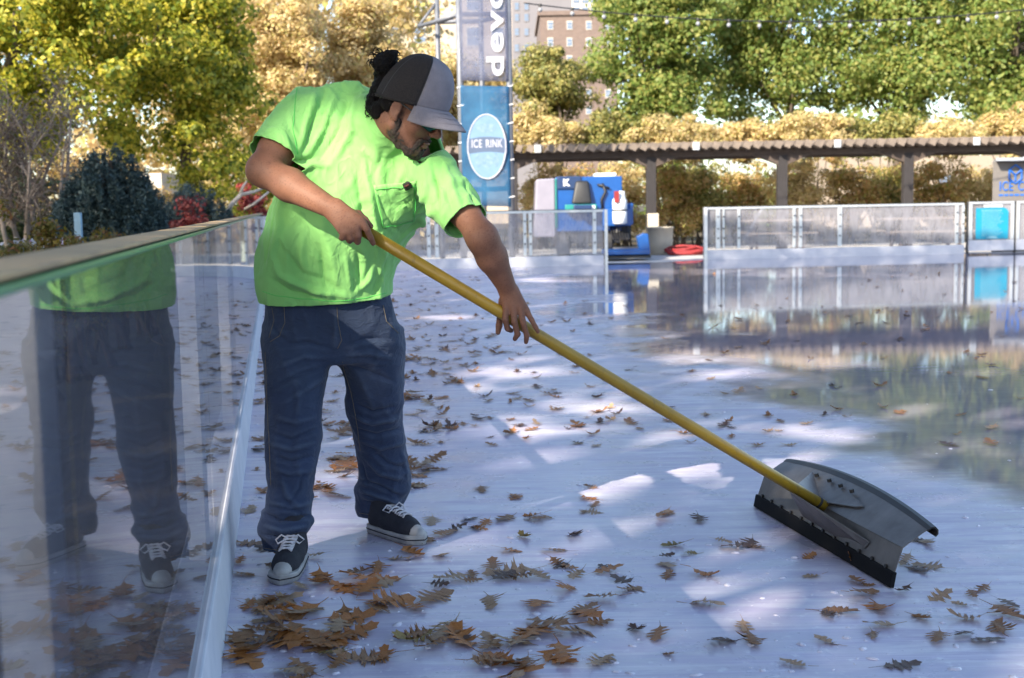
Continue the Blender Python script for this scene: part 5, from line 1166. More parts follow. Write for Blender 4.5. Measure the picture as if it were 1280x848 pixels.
# ------------------------------------------------------------------ canvas shoes
M_CANV = simple('black_canvas', (.020, .021, .030), (.012, .012, .018), 40, .85, bump=.3, bscale=300)
M_RUB = simple('white_rubber', (.40, .385, .37), (.27, .255, .24), 18, .55, bump=.05)
M_LACE = simple('white_lace', (.66, .63, .66), (.5, .48, .5), 60, .85, bump=.4)
def shoe(toe, heel, name_lbl):
    toe = Vector(toe); heel = Vector(heel); f = (toe - heel); f.z = 0; L = f.length; f.normalize(); r_ = Vector((f.y, -f.x, 0))
    W = lambda x, y, z: np.array(heel) + np.array(f) * y * L + np.array(r_) * x + np.array([0, 0, z])
    outl = lambda y: (.036 + .013 * math.sin(min(y, .72) / .72 * PI * .5) ** 1.5) * (1 - max(0, (y - .80) / .2) ** 2.2 * .98 if y > .80 else 1) * (1 - .85 * max(0, (.07 - y) / .07) ** 2)
    def loft(secs, name, mat, parent):                       # secs: list of rings
        n = len(secs[0]); V = [p for s_ in secs for p in s_]; F = [[i * n + k, i * n + (k + 1) % n, (i + 1) * n + (k + 1) % n, (i + 1) * n + k] for i in range(len(secs) - 1) for k in range(n)]
        mb = MB(); mb.add(V, F + [list(range(n))[::-1], [(len(secs) - 1) * n + k for k in range(n)]]); return mb.build(name, mat, parent, 0, True)
    N_ = 26
    ring = lambda z, g, y0=0., y1=1.: [W(s * (outl(y) * g), y0 + (y1 - y0) * y, z) for s, y in [(1, i / N_) for i in range(N_ + 1)] + [(-1, 1 - i / N_) for i in range(N_ + 1)]]
    sole_secs = [ring(.002, .93), ring(.004, 1.0), ring(.030, 1.02), ring(.034, .99), ring(.035, .9)]
    # upper, SDF: rounded canvas body
    U = Field(np.minimum(toe, heel) - .12, np.maximum(toe, heel) + .12 + np.array([0, 0, .08]), .004)
    U.chain([W(0, .14, .055), W(0, .45, .052), W(0, .72, .044), W(0, .88, .036)], [.036, .040, .040, .026], .02)
    U.cone(W(0, .17, .06), W(0, .2, .16), .037, .040, .02); U.cone(W(0, .25, .08), W(0, .6, .055), .038, .034, .03)
    U.put(lambda X, Y, Z_: Z_ - .030, W(0, .5, 0) - .3, W(0, .5, 0) + .3, .004, 's')
    V, F = U.mesh(); V = smooth_np(V, F, 3, .5)
    sh = link('shoe', npmesh('shoe', V, F), M_CANV, man, True); sh['label'] = name_lbl
    loft(sole_secs, 'sole', M_RUB, sh)
    mb = MB(); band = ring(.020, 1.035); mb.tube([Vector(p) for p in band] , .0022, 5, False); mb.build('sole_stripe', M_CANV, sh, 0, True)
    T_ = Field(np.minimum(toe, heel) - .12, np.maximum(toe, heel) + .12, .004); T_.chain([W(0, .80, .038), W(0, .90, .0345)], [.0385, .0262], .02)
    T_.put(lambda X, Y, Z_: Z_ - .031, W(0, .5, 0) - .3, W(0, .5, 0) + .3, .004, 's'); T_.put(lambda X, Y, Z_: ((X - heel.x) * f.x + (Y - heel.y) * f.y) / L - .845, W(0, .5, 0) - .3, W(0, .5, 0) + .3, .004, 's')
    V, F = T_.mesh(); V = smooth_np(V, F, 2, .5); link('toe_cap', npmesh('toe_cap', V, F), M_RUB, sh, True)
    bvs = bvh_of(*U.mesh())
    def top(x, y):
        p = W(x, y, .3); h = bvs.ray_cast(Vector(p), Vector((0, 0, -1))); return Vector(h[0]) + Vector((0, 0, .004)) if h[0] is not None else Vector(W(x, y, .08))
    for k in range(5):
        y = .70 - k * .072; mb = MB()
        for s in (-1, 1): mb.tube([top(-s * .022, y), top(-s * .011, y - .012) + Vector((0, 0, .003)), top(s * .011, y - .03) + Vector((0, 0, .003)), top(s * .022, y - .045)], .0036, 6)
        mb.build('lace', M_LACE, sh, 0, True)
    mb = MB()
    for s in (-1, 1):
        a = top(s * .006, .435); mb.tube([a, a + Vector(r_) * s * .022 + Vector((0, 0, .012)), a + Vector(r_) * s * .042 - Vector((0, 0, .004)), a + Vector(r_) * s * .030 + f * .02 - Vector((0, 0, .012)), a + Vector(r_) * s * .006 + f * .012], .003, 6)
    mb.build('lace_bow', M_LACE, sh, 0, True)
    return sh
shoe(gnd(350, 733), gnd(359, 733) * 0 + gnd(350, 733) + Vector((.012, .30, 0)), 'black canvas shoe pointing straight at the lens')
tl2 = gnd(531, 682); shoe(tl2, tl2 + Vector((-.215, .225, 0)), 'black canvas shoe pointing to the right, leaves at its toe')

# ------------------------------------------------------------------ cap
def hV(x, y, z): return Vector(hd(x, y, z))
M_MESHC = None
m, nt, b = new_mat('brown_cap_mesh'); co = texco(nt); M_MESHC = m
vo = nt.nodes.new('ShaderNodeTexVoronoi'); vo.inputs['Scale'].default_value = 420; nt.links.new(co, vo.inputs['Vector'])
nt.links.new(ramp(nt, vo.outputs['Distance'], [(.2, (.034, .025, .022)), (.6, (.010, .008, .008))]), b.inputs['Base Color']); b.inputs['Roughness'].default_value = .9; bump_n(nt, b, vo.outputs['Distance'], .3, .002)
M_CAPG = simple('grey_felt', (.21, .195, .22), (.165, .152, .175), 30, .9, bump=.3, bscale=300)
capc = (0, -.006, .024)
def capz(a):                                                # rim height round the head, a = angle from the front
    return .014 + .027 * math.cos(a)
def cap_pt(a, t, g=0.0):                                    # a: angle from forward, to the right; t 0 rim .. 1 crown
    ph = t * PI / 2; rx, ry, rz = .088 + g, .112 + g, .142 + g
    sq = math.cos(ph) ** .72; front = max(0, math.cos(a)); rr_ = sq * (1 + .03 * front * math.sin(ph))
    z0 = capz(a) * (1 - t); return hV(rx * rr_ * math.sin(a), capc[1] + ry * rr_ * math.cos(a), capc[2] * t + z0 + rz * math.sin(ph) ** 1.05)
def cap_part(name, a0, a1, mat, parent, na=28, nt_=18):
    V = []; F = []
    for i in range(na + 1):
        for j in range(nt_ + 1): V.append(cap_pt(a0 + (a1 - a0) * i / na, j / nt_ * .995))
    for i in range(na):
        for j in range(nt_): q = i * (nt_ + 1) + j; F.append((q, q + nt_ + 1, q + nt_ + 2, q + 1))
    o = link(name, npmesh(name, V, F), mat, parent, True); thick(o, .003, -1); return o
SEAM = math.radians(62)
cap = cap_part('cap', SEAM, 2 * PI - SEAM, M_MESHC, man, 44)
cap['label'] = 'trucker cap with light grey front and dark mesh back'
cap_part('front_panel', -SEAM + .004, SEAM - .004, M_CAPG, cap, 26)
for a in (SEAM, -SEAM, PI * .68, -PI * .68, PI):
    mb = MB(); mb.tube([cap_pt(a, j / 16 * .99, .0015) for j in range(17)], .0022, 5); mb.build('seam', M_BLACK, cap, 0, True)
mb = MB(); mb.tube([cap_pt(SEAM + (2 * PI - 2 * SEAM) * i / 40, .035, .001) for i in range(41)], .005, 6); mb.build('rim_band', M_MESHC, cap, 0, True)
mb = MB(); p = cap_pt(0, 1); mb.lathe(p - Vector((0, 0, .004)), [(.009, 0), (.009, .004), (.005, .007)], 12); mb.build('button', M_CAPG, cap, 0, True)
V = []; F = []; na, nr = 30, 12
for i in range(na + 1):
    a = -1.12 + 2.24 * i / na
    for j in range(nr + 1):
        t = j / nr; p = np.array([.0885 * math.sin(a) * (1 + .06 * t), capc[1] + .113 * math.cos(a), capz(a) + .004]); ext = .082 * max(0., math.cos(a / 1.12 * PI / 2)) ** .55
        arch = -.30 * (p[0]) ** 2 / .09 * t; V.append(hd(p[0] , p[1] + ext * t, p[2] + arch - .014 * t - .012 * t * t))
for i in range(na):
    for j in range(nr): q = i * (nr + 1) + j; F.append((q, q + 1, q + nr + 2, q + nr + 1))
br_ = link('brim', npmesh('brim', V, F), M_CAPG, cap, True); thick(br_, .0045, 0)
for g in (3, 6, 9):
    mb = MB(); mb.tube([Vector(V[i * (nr + 1) + g]) + Vector(hd(0, 0, .0032) - hd(0, 0, 0)) for i in range(2, na - 1)], .0008, 4); mb.build('brim_stitching', M_CAPG, br_, 0, True)

# ------------------------------------------------------------------ hair, beard, glasses
M_HAIR = simple('black_hair', (.008, .006, .005), (.004, .003, .003), 60, .7, spec=.2, bump=.8, stretch=(1, 1, 3), bscale=160)
Hf = Field(HC - .24, HC + .24, .0042); hl = lambda p, q, r1, r2, k=.012: Hf.cone(hd(*p), hd(*q), r1, r2, k)
for s in (-1, 1): hl((s * .060, -.055, -.005), (s * .05, -.075, -.045), .020, .022); hl((s * .05, -.075, -.045), (0, -.09, -.062), .022, .024); hl((s * .070, -.032, .004), (s * .070, -.037, -.02), .012, .010)
hl((0, -.088, .0), (0, -.088, -.05), .030, .03, .02); hl((.02, -.085, -.05), (.015, -.085, -.085), .022, .014)
hl((.005, -.122, .060), (.0, -.134, .086), .034, .034, .015); hl((.0, -.134, .086), (.012, -.124, .106), .034, .026, .015); hl((-.01, -.13, .07), (.03, -.13, .08), .030, .026, .015); hl((.02, -.112, .02), (.03, -.105, -.04), .026, .024); hl((-.01, -.13, .06), (0, -.12, .02), .022, .024)
V, F = Hf.mesh(); N = normals_np(V, F); V = V + N * (.006 * smooth_noise(V, 55, 9) + .004 * smooth_noise(V, 120, 10))[:, None]
hair = link('hair', npmesh('hair', V, F), M_HAIR, man, True)
r3 = random.Random(5); mb = MB(); bc = np.array([.006, -.132, .086])
for k in range(150):                                        # loose curls of the bun and at the nape
    d = Vector((r3.gauss(0, 1), r3.gauss(0, 1), r3.gauss(0, 1))).normalized(); nape = k > 105
    c = np.array([r3.uniform(-.05, .06), -.09, r3.uniform(-.08, .0)]) if nape else bc
    p0_ = c + np.array(d) * (.010 if nape else .032); ax = Vector((r3.gauss(0, 1), r3.gauss(0, 1), r3.gauss(0, 1))).cross(d).normalized(); ln = r3.uniform(.008, .016) if nape else r3.uniform(.010, .020)
    pts = []
    for i in range(7): t = i / 6; w2 = np.array(d * math.sin(t * 2.4) + ax * (1 - math.cos(t * 2.4))) * ln; pts.append(Vector(hd(*(p0_ + w2))))
    mb.tube(pts, [.0022, .0022, .002, .002, .0016, .0012, .0006], 4)
for (dx, dz, cu) in ((.0, .155, .03), (.012, .16, .026), (-.012, .15, .034), (.02, .15, .02)):
    pts = [Vector(hd(dx + .012 * math.sin(2.6 * t), -.138 + cu * t * t * 1.2, dz - .052 + .042 * t - .012 * t * t)) for t in [i / 8 for i in range(9)]]; mb.tube(pts, [.0035 - .0003 * i for i in range(9)], 5)
mb.build('bun', M_HAIR, hair, 0, True)
# beard: a rough layer lying on jaw, chin and lip
Bf = Field(HC - .2, HC + .2, .0036)
BEARD = []
def hb(p, q, r1, r2, k=.010): BEARD.append((hd(*p), hd(*q), r1 * HS, r2 * HS)); Bf.cone(hd(*p), hd(*q), r1 * HS * .84, r2 * HS * .84, k)
for s in (-1, 1):
    BEARD.append((hd(s * .0745, .014, .005), hd(s * .071, .012, -.030), .007, .010)); hb((s * .068, .012, -.036), (s * .055, .012, -.068), .010, .016); hb((s * .055, .012, -.068), (s * .026, .062, -.104), .017, .020); hb((s * .026, .062, -.104), (0, .072, -.106), .021, .0245)
    hb((s * .004, .1005, -.055), (s * .027, .087, -.063), .0042, .005, .006); hb((s * .028, .084, -.062), (s * .026, .074, -.092), .0075, .014, .010); hb((s * .045, .0, -.08), (s * .03, .03, -.1), .018, .02)
hb((0, .087, -.092), (0, .078, -.108), .006, .018, .008)
V, F = Bf.mesh(); V = smooth_np(V, F, 1, .4); N = normals_np(V, F); V = V + N * (.0035 * smooth_noise(V, 90, 12) + .003 * smooth_noise(V, 210, 13))[:, None]
m, nt, b = new_mat('beard_hair'); co = texco(nt); nt.links.new(ramp(nt, noise_n(nt, co, 130, 4, .7), [(.35, (.014, .009, .007)), (.62, (.04, .024, .016)), (.78, (.10, .055, .035))]), b.inputs['Base Color']); b.inputs['Roughness'].default_value = .7; bump_n(nt, b, noise_n(nt, co, 300, 4, .7), .9, .004)
beard = link('beard', npmesh('beard', V, F), m, man, True)
Dm = np.full(len(BODY_V), 1.0)
for p, q, r1, r2 in BEARD:
    ba = q - p; t = np.clip(((BODY_V - p) @ ba) / (ba @ ba), 0, 1); Dm = np.minimum(Dm, np.linalg.norm(BODY_V - p - t[:, None] * ba, axis=1) - (r1 + (r2 - r1) * t))
near_ = Dm < .03; nz = np.zeros(len(BODY_V)); nz[near_] = smooth_noise(BODY_V[near_], 140, 21)
mask = np.clip((.006 + .005 * nz - Dm) / .010, 0, 1)
ca = body.color_attributes.new('beard_mask', 'FLOAT_COLOR', 'POINT'); cb_ = np.ones((len(BODY_V), 4), np.float32); cb_[:, :3] = mask[:, None]; ca.data.foreach_set('color', cb_.ravel())
# dark glasses
sg = MB(); M_LENS, nt, b = new_mat('reflection_green_lens'); b.inputs['Base Color'].default_value = (.02, .10, .07, 1); b.inputs['Roughness'].default_value = .06; b.inputs['Metallic'].default_value = .35  # dark lens coloured green to stand in for a reflection
sg.tube([hV(-.066, .078, .012), hV(-.035, .104, .013), hV(0, .110, .012), hV(.035, .104, .013), hV(.066, .078, .012)], .0032, 6)
for s in (-1, 1): sg.tube([hV(s * .066, .078, .012), hV(s * .078, .04, .010), hV(s * .082, -.005, .016), hV(s * .079, -.022, .0)], [.0034, .0028, .0026, .0024], 6)
gls = sg.build('sunglasses', M_BLACK, man, 0, True)
for s in (-1, 1):
    pts = [(s * .010, .108, .010), (s * .036, .1045, .010), (s * .062, .081, .009), (s * .058, .081, -.018), (s * .036, .1, -.026), (s * .014, .106, -.016)]
    mb = MB(); mb.add([hV(*p) for p in pts] + [hV(p[0], p[1] - .002, p[2]) for p in pts], [tuple(range(6)), tuple(range(11, 5, -1))] + [(i, (i + 1) % 6, 6 + (i + 1) % 6, 6 + i) for i in range(6)]); mb.build('lens', M_LENS, gls)
# ------------------------------------------------------------------ the scraper
M_YEL = simple('yellow_fibreglass', (.34, .21, .018), (.28, .165, .014), 9, .38, stretch=(1, 1, 1), bump=.05)
nt_ = M_YEL.node_tree; b_ = nt_.nodes['Principled BSDF']; c_old = b_.inputs['Base Color'].links[0].from_socket
scf = ramp(nt_, noise_n(nt_, texco(nt_, 'Object', (14, 14, 5)), 4.0, 6, .75), [(.57, (0, 0, 0)), (.66, (1, 1, 1))])
nt_.links.new(mix_c(nt_, math_n(nt_, 'MULTIPLY', scf, .55), c_old, (.13, .085, .03)), b_.inputs['Base Color'])
M_STEEL = simple('brushed_steel', (.20, .185, .175), (.12, .11, .105), 10, .5, metal=.55, bump=.1)
M_STEELD = simple('dark_steel', (.05, .046, .044), (.03, .028, .027), 12, .5, metal=.5)
sc_r = empty('ice_scraper', (BL0 + BL1) / 2, 'wide steel ice scraper with long yellow handle held in both hands of the worker', 'ice scraper')
Lb = (BL1 - BL0).length; Q = lambda n_, s_, z_: BL0 + bdir * s_ + bnrm * n_ + Vector((0, 0, z_))
mb = MB(); mb.tube([Vector(hpt(444)), HA_END.lerp(HB_END, .3), HA_END.lerp(HB_END, .7), HB_END], HR, 20); hdl = mb.build('handle', M_YEL, sc_r, 0, True)
mb = MB(); e = (HB_END - HA_END).normalized(); mb.tube([HB_END - e * .055, HB_END - e * .045], HR + .0012, 20); mb.build('handle_ring', M_STEELD, hdl)
def Qb(n_, s_, z_):                                          # the same, on the bulging upper part of the scoop
    q_ = max(0, (z_ - .126) / .05) * (1 - (2 * (s_ / Lb) - 1) ** 2); return Q(n_ + .018 * q_, s_, z_ + .030 * q_)
def sheet(name, prof, s0, s1, t, mat, parent, ns=24, end=None):
    V = []; F = []
    for i in range(ns + 1):
        s_ = s0 + (s1 - s0) * i / ns
        for (n_, z_) in prof: V.append(Qb(n_, s_, z_))
    k = len(prof)
    for i in range(ns):
        for j in range(k - 1): F.append((i * k + j, (i + 1) * k + j, (i + 1) * k + j + 1, i * k + j + 1))
    o = link(name, npmesh(name, V, F), mat, parent, True); thick(o, t, 0); m_ = o.modifiers.new('edge', 'EDGE_SPLIT'); m_.split_angle = math.radians(25); return o
lowp = [(-.006, .032), (.026, .125)]; upp = [(.026, .125), (.060, .148), (.092, .168), (.112, .178)]
curl = [(.108, .176), (.120, .184), (.134, .184), (.142, .175), (.142, .163), (.134, .155)]
sheet('blade', lowp, 0, Lb, .004, M_STEEL, sc_r)
sheet('upper_plate', upp, .0, Lb, .0035, M_STEEL, sc_r); sheet('rolled_lip', curl, -.004, Lb + .004, .005, M_STEELD, sc_r)
mb = MB(); pr_ = [(-.020, .003), (-.004, .0), (.006, .05), (-.010, .052)]; mb.prism([Q(n_, -.006, z_) for n_, z_ in pr_], bdir * (Lb + .012)); mb.build('rubber_edge', simple('black_rubber', (.010, .010, .011), (.006, .006, .007), 14, .85, spec=.2), sc_r, .003)
# bracket: the two bent wings that clasp the handle
sm = (HB_END - BL0).dot(bdir)
def wing(name, pts, t=.005):
    mb = MB(); n_ = (Vector(pts[1]) - Vector(pts[0])).cross(Vector(pts[2]) - Vector(pts[0])).normalized() * t; mb.prism(pts, n_); return mb.build(name, M_STEEL, sc_r, .0012)
eh = (HA_END - HB_END).normalized()
up_ = eh.cross(bdir).normalized(); up_ = up_ if up_.z > 0 else -up_
tip = HB_END + eh * .16
def plate(px, n_, z_, up=0.0):                               # the point of the plate line (n_, z_) seen in column px
    lo, hi = 0.0, Lb
    for _ in range(40):
        mid = (lo + hi) / 2
        if proj(Qb(n_, mid, z_))[0] > px: lo = mid
        else: hi = mid
    return Qb(n_, lo, z_) + Vector((-.2, 0, 1)) * up
wing('upper_bracket', [HB_END + eh * .15 + up_ * .014 + bdir * .022, HB_END + eh * .03 + up_ * .010 + bdir * .024, plate(1072, .056, .146, .010), plate(1080, .066, .152, .008), plate(1056, .092, .168, .008), plate(1016, .090, .167, .008)])
wing('lower_bracket', [tip - up_ * .022 + bdir * .018, tip - up_ * .022 - bdir * .020, Q(.008, sm - .38, .094), Q(.000, sm - .36, .070), Q(-.004, sm - .15, .058), Q(-.002, sm + .12, .064)])
def bolt(n_, s_, z_, nx, r_=.0075):
    p = Q(n_, s_, z_); d = (bnrm * nx[0] + Vector((0, 0, nx[1]))).normalized(); mb = MB(); mb.tube([p, p + d * .007], r_, 6); return mb.build('bolt', M_STEELD, sc_r)
for i in range(12): bolt(-.001, .05 + (Lb - .1) * i / 11, .054, (-1, .3))
for i in range(5): bolt(.010, sm - .30 + i * .085, .088, (-1, .3))
for x_ in (1022, 1038, 1052, 1066): p_ = plate(x_, .078, .160, .012); mb = MB(); mb.tube([p_, p_ + Vector((-.003, 0, .012))], .008, 6); mb.build('bolt', M_STEELD, sc_r)
# ------------------------------------------------------------------ fallen pin-oak leaves on the ice
def oak_leaf(seed, curl, fold_, L=1.0):
    r = random.Random(seed); pts = []                       # half outline from base to tip: deep pointed lobes
    lobes = r.choice([3, 3, 4]); half = [(0.0, .012), (.07, .03)]
    for k in range(lobes):
        y = .13 + .60 * k / lobes; wdt = (.27, .40, .36, .22)[k] * r.uniform(.8, 1.15); st = .60 / lobes
        half += [(y, .07), (y + .03, wdt * .55), (y + st * .42, wdt), (y + st * .50, wdt * .70), (y + st * .74, wdt * .86), (y + st * .72, wdt * .50), (y + st * .92, .10)]
    half += [(.80, .13), (.90, .15), (.92, .07), (1.0, .01)]
    n = len(half); V = []; F = []
    for i, (y, x) in enumerate(half):
        xr = x * r.uniform(.9, 1.1)
        V += [(-x, y), (-x * .45, y), (0, y), (xr * .45, y), (xr, y)]
    for i in range(n - 1):
        for j in range(4): F.append((i * 5 + j, i * 5 + j + 1, (i + 1) * 5 + j + 1, (i + 1) * 5 + j))
    out = []; tw = r.uniform(-.5, .5)
    for (x, y) in V:
        yy = y - .5; z = fold_ * abs(x) ** 1.15 + curl * (yy * yy) + .05 * math.sin(7 * y + seed) * abs(x) * 2 + tw * x * yy * .5 + .035 * math.sin(11 * x + 5 * y + seed)
        out.append((x, yy, z))
    z0 = min(p[2] for p in out); out = [(x * L, y * L, (z - z0) * L) for x, y, z in out]
    mb = MB(); mb.add(out, F); b0 = out[2]; mb.tube([(0, -.48 * L, b0[2]), (.02 * L, -.62 * L, b0[2] + .02 * L), (.06 * L, -.80 * L, b0[2] + .05 * L)], [.010 * L, .008 * L, .006 * L], 5)
    me = bpy.data.meshes.new('oak_leaf'); me.from_pydata(mb.v, [], mb.f); me.update(); me.polygons.foreach_set('use_smooth', np.ones(len(me.polygons), dtype=bool)); return me
def dleaf(name, a, c, rough=.5):
    m, nt, b = new_mat(name); co = texco(nt); n = noise_n(nt, co, 26, 5, .65); nt.links.new(ramp(nt, n, [(.32, a), (.68, c)]), b.inputs['Base Color']); b.inputs['Roughness'].default_value = rough
    wv = nt.nodes.new('ShaderNodeTexWave'); wv.inputs['Scale'].default_value = 30; nt.links.new(co, wv.inputs['Vector']); wv.bands_direction = 'Y'
    bump_n(nt, b, math_n(nt, 'ADD', n, math_n(nt, 'MULTIPLY', wv.outputs['Fac'], .3)), .5, .004)
    t = nt.nodes.new('ShaderNodeBsdfTranslucent'); t.inputs[0].default_value = (*c, 1); mx = nt.nodes.new('ShaderNodeMixShader'); mx.inputs[0].default_value = .2
    nt.links.new(b.outputs[0], mx.inputs[1]); nt.links.new(t.outputs[0], mx.inputs[2]); nt.links.new(mx.outputs[0], nt.nodes['Material Output'].inputs[0]); return m
KINDS = {'rust': dleaf('rust_leaf', (.36, .125, .028), (.54, .22, .055)), 'brown': dleaf('brown_leaf', (.22, .10, .040), (.38, .19, .075)), 'tan': dleaf('tan_leaf', (.33, .20, .12), (.50, .34, .20)), 'olive': dleaf('olive_leaf', (.22, .15, .035), (.36, .24, .065)), 'dark': dleaf('dark_leaf', (.075, .042, .03), (.15, .082, .052))}
MESH = {}
for kd, mt in KINDS.items():
    MESH[kd] = []
    for i, (cu, fo) in enumerate([(.1, .05), (.3, .08), (.7, .2), (-.25, .14), (1.4, .12), (.2, .38)]):
        me = oak_leaf(i * 7 + len(kd), cu * .5, fo * .7); me.materials.append(mt); MESH[kd].append(me)
WORD = {'rust': 'rust-orange', 'brown': 'brown', 'tan': 'pale tan', 'olive': 'olive-yellow', 'dark': 'dark brown'}
placed = []
def leaf(p, size, kd, label=None, group=None, var=None, tilt=.14, rz=None):
    me = MESH[kd][rnd.randrange(6) if var is None else var]; o = bpy.data.objects.new('oak_leaf', me); COL.objects.link(o)
    o.location = (p[0], p[1], max(p[2], .002)); o.scale = (size,) * 3
    o.rotation_euler = (rnd.gauss(0, tilt), rnd.gauss(0, tilt), rnd.uniform(0, 2 * PI) if rz is None else rz)
    tag(o, label, 'leaf', group); placed.append(o); return o
# leaves one can single out: (px, py, size in px, kind, label)
one = [(940, 803, 62, 'brown', 'brown oak leaf arched like a bridge, alone below the scraper blade', 2), (752, 828, 66, 'tan', 'pale tan oak leaf with spread lobes at the bottom centre edge', 0), (836, 819, 30, 'brown', 'small brown leaf left of the arched leaf at the bottom', 1),
       (884, 757, 62, 'tan', 'long pale tan leaf flat on the ice, below the middle of the scraper blade', 3), (882, 720, 50, 'rust', 'rust-orange curled leaf left of the scraper blade', 4), (835, 721, 40, 'brown', 'brown leaf left of the rust-orange curled leaf by the scraper', 1),
       (842, 683, 42, 'olive', 'olive-yellow leaf standing up, left of the scraper blade', 5), (1015, 722, 34, 'tan', 'comb-shaped pale leaf right below the scraper blade', 0), (1083, 733, 30, 'brown', 'short brown leaf under the lower right corner of the scraper blade', 2),
       (1058, 706, 24, 'rust', 'rust leaf stuck to the rubber edge of the scraper', 1), (1250, 786, 72, 'brown', 'broad brown leaf at the right edge near the bottom', 3), (1228, 738, 38, 'brown', 'spiky brown leaf above the broad leaf at the right edge', 1), (1200, 757, 30, 'tan', 'small pale leaf left of the spiky one at the right edge', 0),
       (1100, 762, 70, 'rust', 'large rust leaf of the cluster below the right end of the scraper', 2), (1050, 766, 66, 'brown', 'wide brown leaf at the left of the cluster below the scraper', 3), (1092, 796, 38, 'tan', 'pale leaf below the cluster under the scraper', 1), (1152, 774, 46, 'brown', 'brown leaf at the right end of the cluster below the scraper', 5), (1032, 803, 44, 'tan', 'pale skeleton-like leaf at the lower left of the cluster below the scraper', 0),
       (796, 789, 46, 'dark', 'dark many-fingered leaf right of the bottom centre', 4), (862, 693, 30, 'olive', 'faded leaf beside the olive-yellow one', 0), (655, 672, 36, 'olive', 'olive leaf with raised lobes right of the right-pointing shoe', 4), (718, 670, 44, 'dark', 'dark leaf pile piece in the middle of the ice', 2),
       (516, 692, 54, 'rust', 'bright rust leaf crushed at the toe of the right-pointing shoe', 5), (500, 700, 40, 'tan', 'tan leaf in front of the toe of the right-pointing shoe', 1), (400, 728, 62, 'rust', 'rust leaf heaped beside the shoe that points at the lens', 4), (428, 738, 58, 'rust', 'second rust leaf of the heap beside the shoe that points at the lens, farther right', 2),
       (412, 818, 74, 'olive', 'big olive-brown leaf at the lower left of the foreground swirl', 3), (575, 796, 60, 'dark', 'dark curled leaf at the right end of the foreground swirl', 2), (520, 800, 74, 'olive', 'long olive-brown leaf inside the foreground swirl', 4), (455, 790, 60, 'tan', 'tan leaf at the top of the foreground swirl', 3), (535, 678, 40, 'brown', 'brown leaf under the raised toe side of the right-pointing shoe', 1)]
for (x, y, s_, kd, lb, v) in one:
    g = gnd(x, y); sz = s_ / FPX * g.y * .82; o = leaf((g.x, g.y, .003), sz, kd, lb, None, v, .12)
bpy.data.objects[placed[9].name].location = Q(-.016, (gnd(1058, 706) - BL0).dot(bdir), .02); placed[9].rotation_euler = (1.2, .1, 1.2)
# scattered leaves, grouped by kind and by where they lie
def inside(x, y): 
    s_ = x * BD.x + y * BD.y; a_ = -(x * BN.x + y * BN.y); return a_ < .165
def zone(n, x0, x1, y0, y1, sz, kinds, where, gname, clump=0, ext=None):
    cs = []
    for _ in range(n):
        for _t in range(30):
            if clump and cs and rnd.random() < clump: c_ = rnd.choice(cs); g = c_ + Vector((rnd.gauss(0, .10), rnd.gauss(0, .10), 0))
            else: g = gnd(rnd.uniform(x0, x1), rnd.uniform(y0, y1)); cs.append(g)
            if inside(g.x, g.y): break
        kd = rnd.choice(kinds); flat = leaf((g.x, g.y, .002 + rnd.random() * .010), sz * rnd.uniform(.65, 1.3), kd, '%s oak leaf %s' % (WORD[kd], where), '%s leaves %s' % (WORD[kd], gname)); flat.scale.z *= rnd.choice([.25, .4, .5, .9])
zone(34, 285, 420, 690, 846, .115, ['rust', 'brown', 'tan', 'brown'], 'on the ice beside the near kick plate at the lower left', 'beside the near kick plate', .55)
zone(64, 330, 760, 715, 848, .145, ['rust', 'brown', 'tan', 'tan', 'brown', 'rust'], 'in the foreground drift below the shoes', 'in the foreground drift', .5)
for (x_, y_, n_) in ((432, 585, 16), (405, 612, 10), (522, 590, 14), (436, 530, 10), (508, 618, 6), (345, 610, 6)): zone(n_, x_ - 16, x_ + 16, y_ - 12, y_ + 12, .12, ['brown', 'rust', 'rust', 'tan', 'brown'], 'in the litter between and behind the legs of the worker', 'between the legs', .4)
zone(30, 385, 545, 450, 668, .12, ['brown', 'rust', 'rust', 'tan', 'brown'], 'in the litter between and behind the legs of the worker', 'between the legs', .75)
zone(24, 300, 345, 430, 690, .10, ['brown', 'dark', 'tan'], 'in the strip between the kick plate and the left leg', 'between kick plate and left leg', .5)
zone(38, 540, 760, 560, 735, .10, ['brown', 'dark', 'tan', 'rust', 'brown'], 'on the open ice right of the shoes', 'right of the shoes', .55)
zone(34, 760, 1280, 640, 845, .10, ['brown', 'tan', 'dark'], 'on the bare ice around and below the scraper', 'around the scraper', .4)
nfree = 300 - len(placed)
zone(nfree, 490, 960, 480, 640, .10, ['brown', 'dark', 'brown', 'tan', 'rust'], 'on the middle of the ice behind the scraper handle', 'behind the scraper handle', .45)
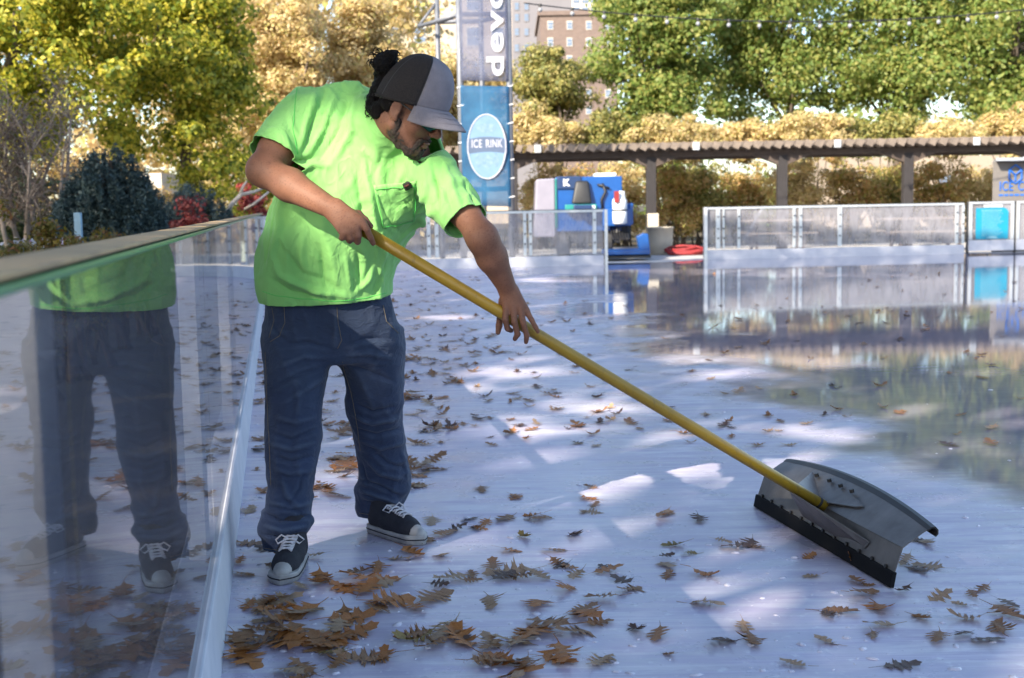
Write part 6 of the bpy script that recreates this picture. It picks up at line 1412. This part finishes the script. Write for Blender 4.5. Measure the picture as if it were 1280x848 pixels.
# the rest, farther off: too many and too small to tell apart
V = []; Fq = []
base_me = [oak_leaf(40 + i, .5 + .5 * i, .3) for i in range(4)]
arr = [(mesh_arrays(me_), [tuple(p.vertices) for p in me_.polygons]) for me_ in base_me]
mb_by = {'brown': ([], []), 'dark': ([], []), 'tan': ([], [])}
def far(n, x0, x1, y0, y1, sz):
    for _ in range(n):
        g = gnd(rnd.uniform(x0, x1), rnd.uniform(y0, y1))
        if not inside(g.x, g.y): continue
        va, fa = arr[rnd.randrange(4)]; a = rnd.uniform(0, 2 * PI); s_ = sz * rnd.uniform(.6, 1.3); R = np.array([[math.cos(a), -math.sin(a), 0], [math.sin(a), math.cos(a), 0], [0, 0, 1]])
        t = rnd.gauss(0, .12); R = R @ np.array([[1, 0, 0], [0, math.cos(t), -math.sin(t)], [0, math.sin(t), math.cos(t)]]); W2 = (va * s_ * np.array([1, 1, rnd.choice([.3, .45, .7])])) @ R.T; W2[:, 2] -= W2[:, 2].min() - .003; W2 += np.array([g.x, g.y, 0])
        vv, ff = mb_by[rnd.choice(['brown', 'dark', 'brown', 'tan'])]; b0 = len(vv); vv.extend(map(tuple, W2)); ff.extend(tuple(i + b0 for i in f) for f in fa)
far(120, 320, 1280, 385, 560, .10); far(190, 320, 800, 385, 560, .10); far(90, 330, 1280, 338, 400, .09); far(180, 320, 600, 345, 480, .10)
for me_ in base_me: bpy.data.meshes.remove(me_)
vv = []; ff = []; mi = []; 
lm = bpy.data.meshes.new('leaf_litter')
for q, kd in enumerate(mb_by):
    v2, f2 = mb_by[kd]; b0 = len(vv); vv += v2; ff += [tuple(i + b0 for i in f) for f in f2]; mi += [q] * len(f2); lm.materials.append(KINDS[kd])
lm.from_pydata(vv, [], ff); lm.polygons.foreach_set('material_index', np.array(mi, dtype=np.int32)); lm.update()
lo_ = bpy.data.objects.new('leaf_litter', lm); COL.objects.link(lo_); tag(lo_, 'brown leaf litter scattered over the far ice', 'leaves', kind='stuff')

# scraped ice crumbs and refrozen slush, thickest round the drifts of leaves
def blob(vv, ff, c, r_, h_):
    b0 = len(vv); n = 9; ph = rnd.uniform(0, 6); el = rnd.uniform(.5, 1.0); a0 = rnd.uniform(0, PI)
    for (q, z_) in ((1.0, -.001), (.82, .55), (.45, .95)):
        for k in range(n):
            t = 2 * PI * k / n; rr_ = r_ * q * (1 + .22 * math.sin(2 * t + ph) + .15 * math.sin(5 * t + 2 * ph)); x, y = rr_ * math.cos(t), rr_ * el * math.sin(t)
            vv.append((c.x + x * math.cos(a0) - y * math.sin(a0), c.y + x * math.sin(a0) + y * math.cos(a0), h_ * z_))
    vv.append((c.x, c.y, h_))
    for i in range(2):
        for k in range(n): k2 = (k + 1) % n; ff.append((b0 + i * n + k, b0 + i * n + k2, b0 + (i + 1) * n + k2, b0 + (i + 1) * n + k))
    for k in range(n): ff.append((b0 + 2 * n + k, b0 + 2 * n + (k + 1) % n, b0 + 3 * n))
vv = []; ff = []
for _ in range(900):
    if rnd.random() < .62: o = rnd.choice(placed).location; g = Vector((o.x + rnd.gauss(0, .07), o.y + rnd.gauss(0, .09), 0))
    else: g = gnd(rnd.uniform(285, 1280), 420 + 428 * rnd.random() ** .7)
    if inside(g.x, g.y): r_ = .003 + .015 * rnd.random() ** 4; blob(vv, ff, g, r_, min(.005, r_ * .35))
m = simple('slush', (.72, .68, .74), (.55, .52, .60), 30, .22, bump=.3); me = bpy.data.meshes.new('slush'); me.from_pydata(vv, [], ff); me.update()
tag(link('slush', me, m, None, True), 'white crumbs of scraped and refrozen ice among the leaves', 'slush', kind='stuff')
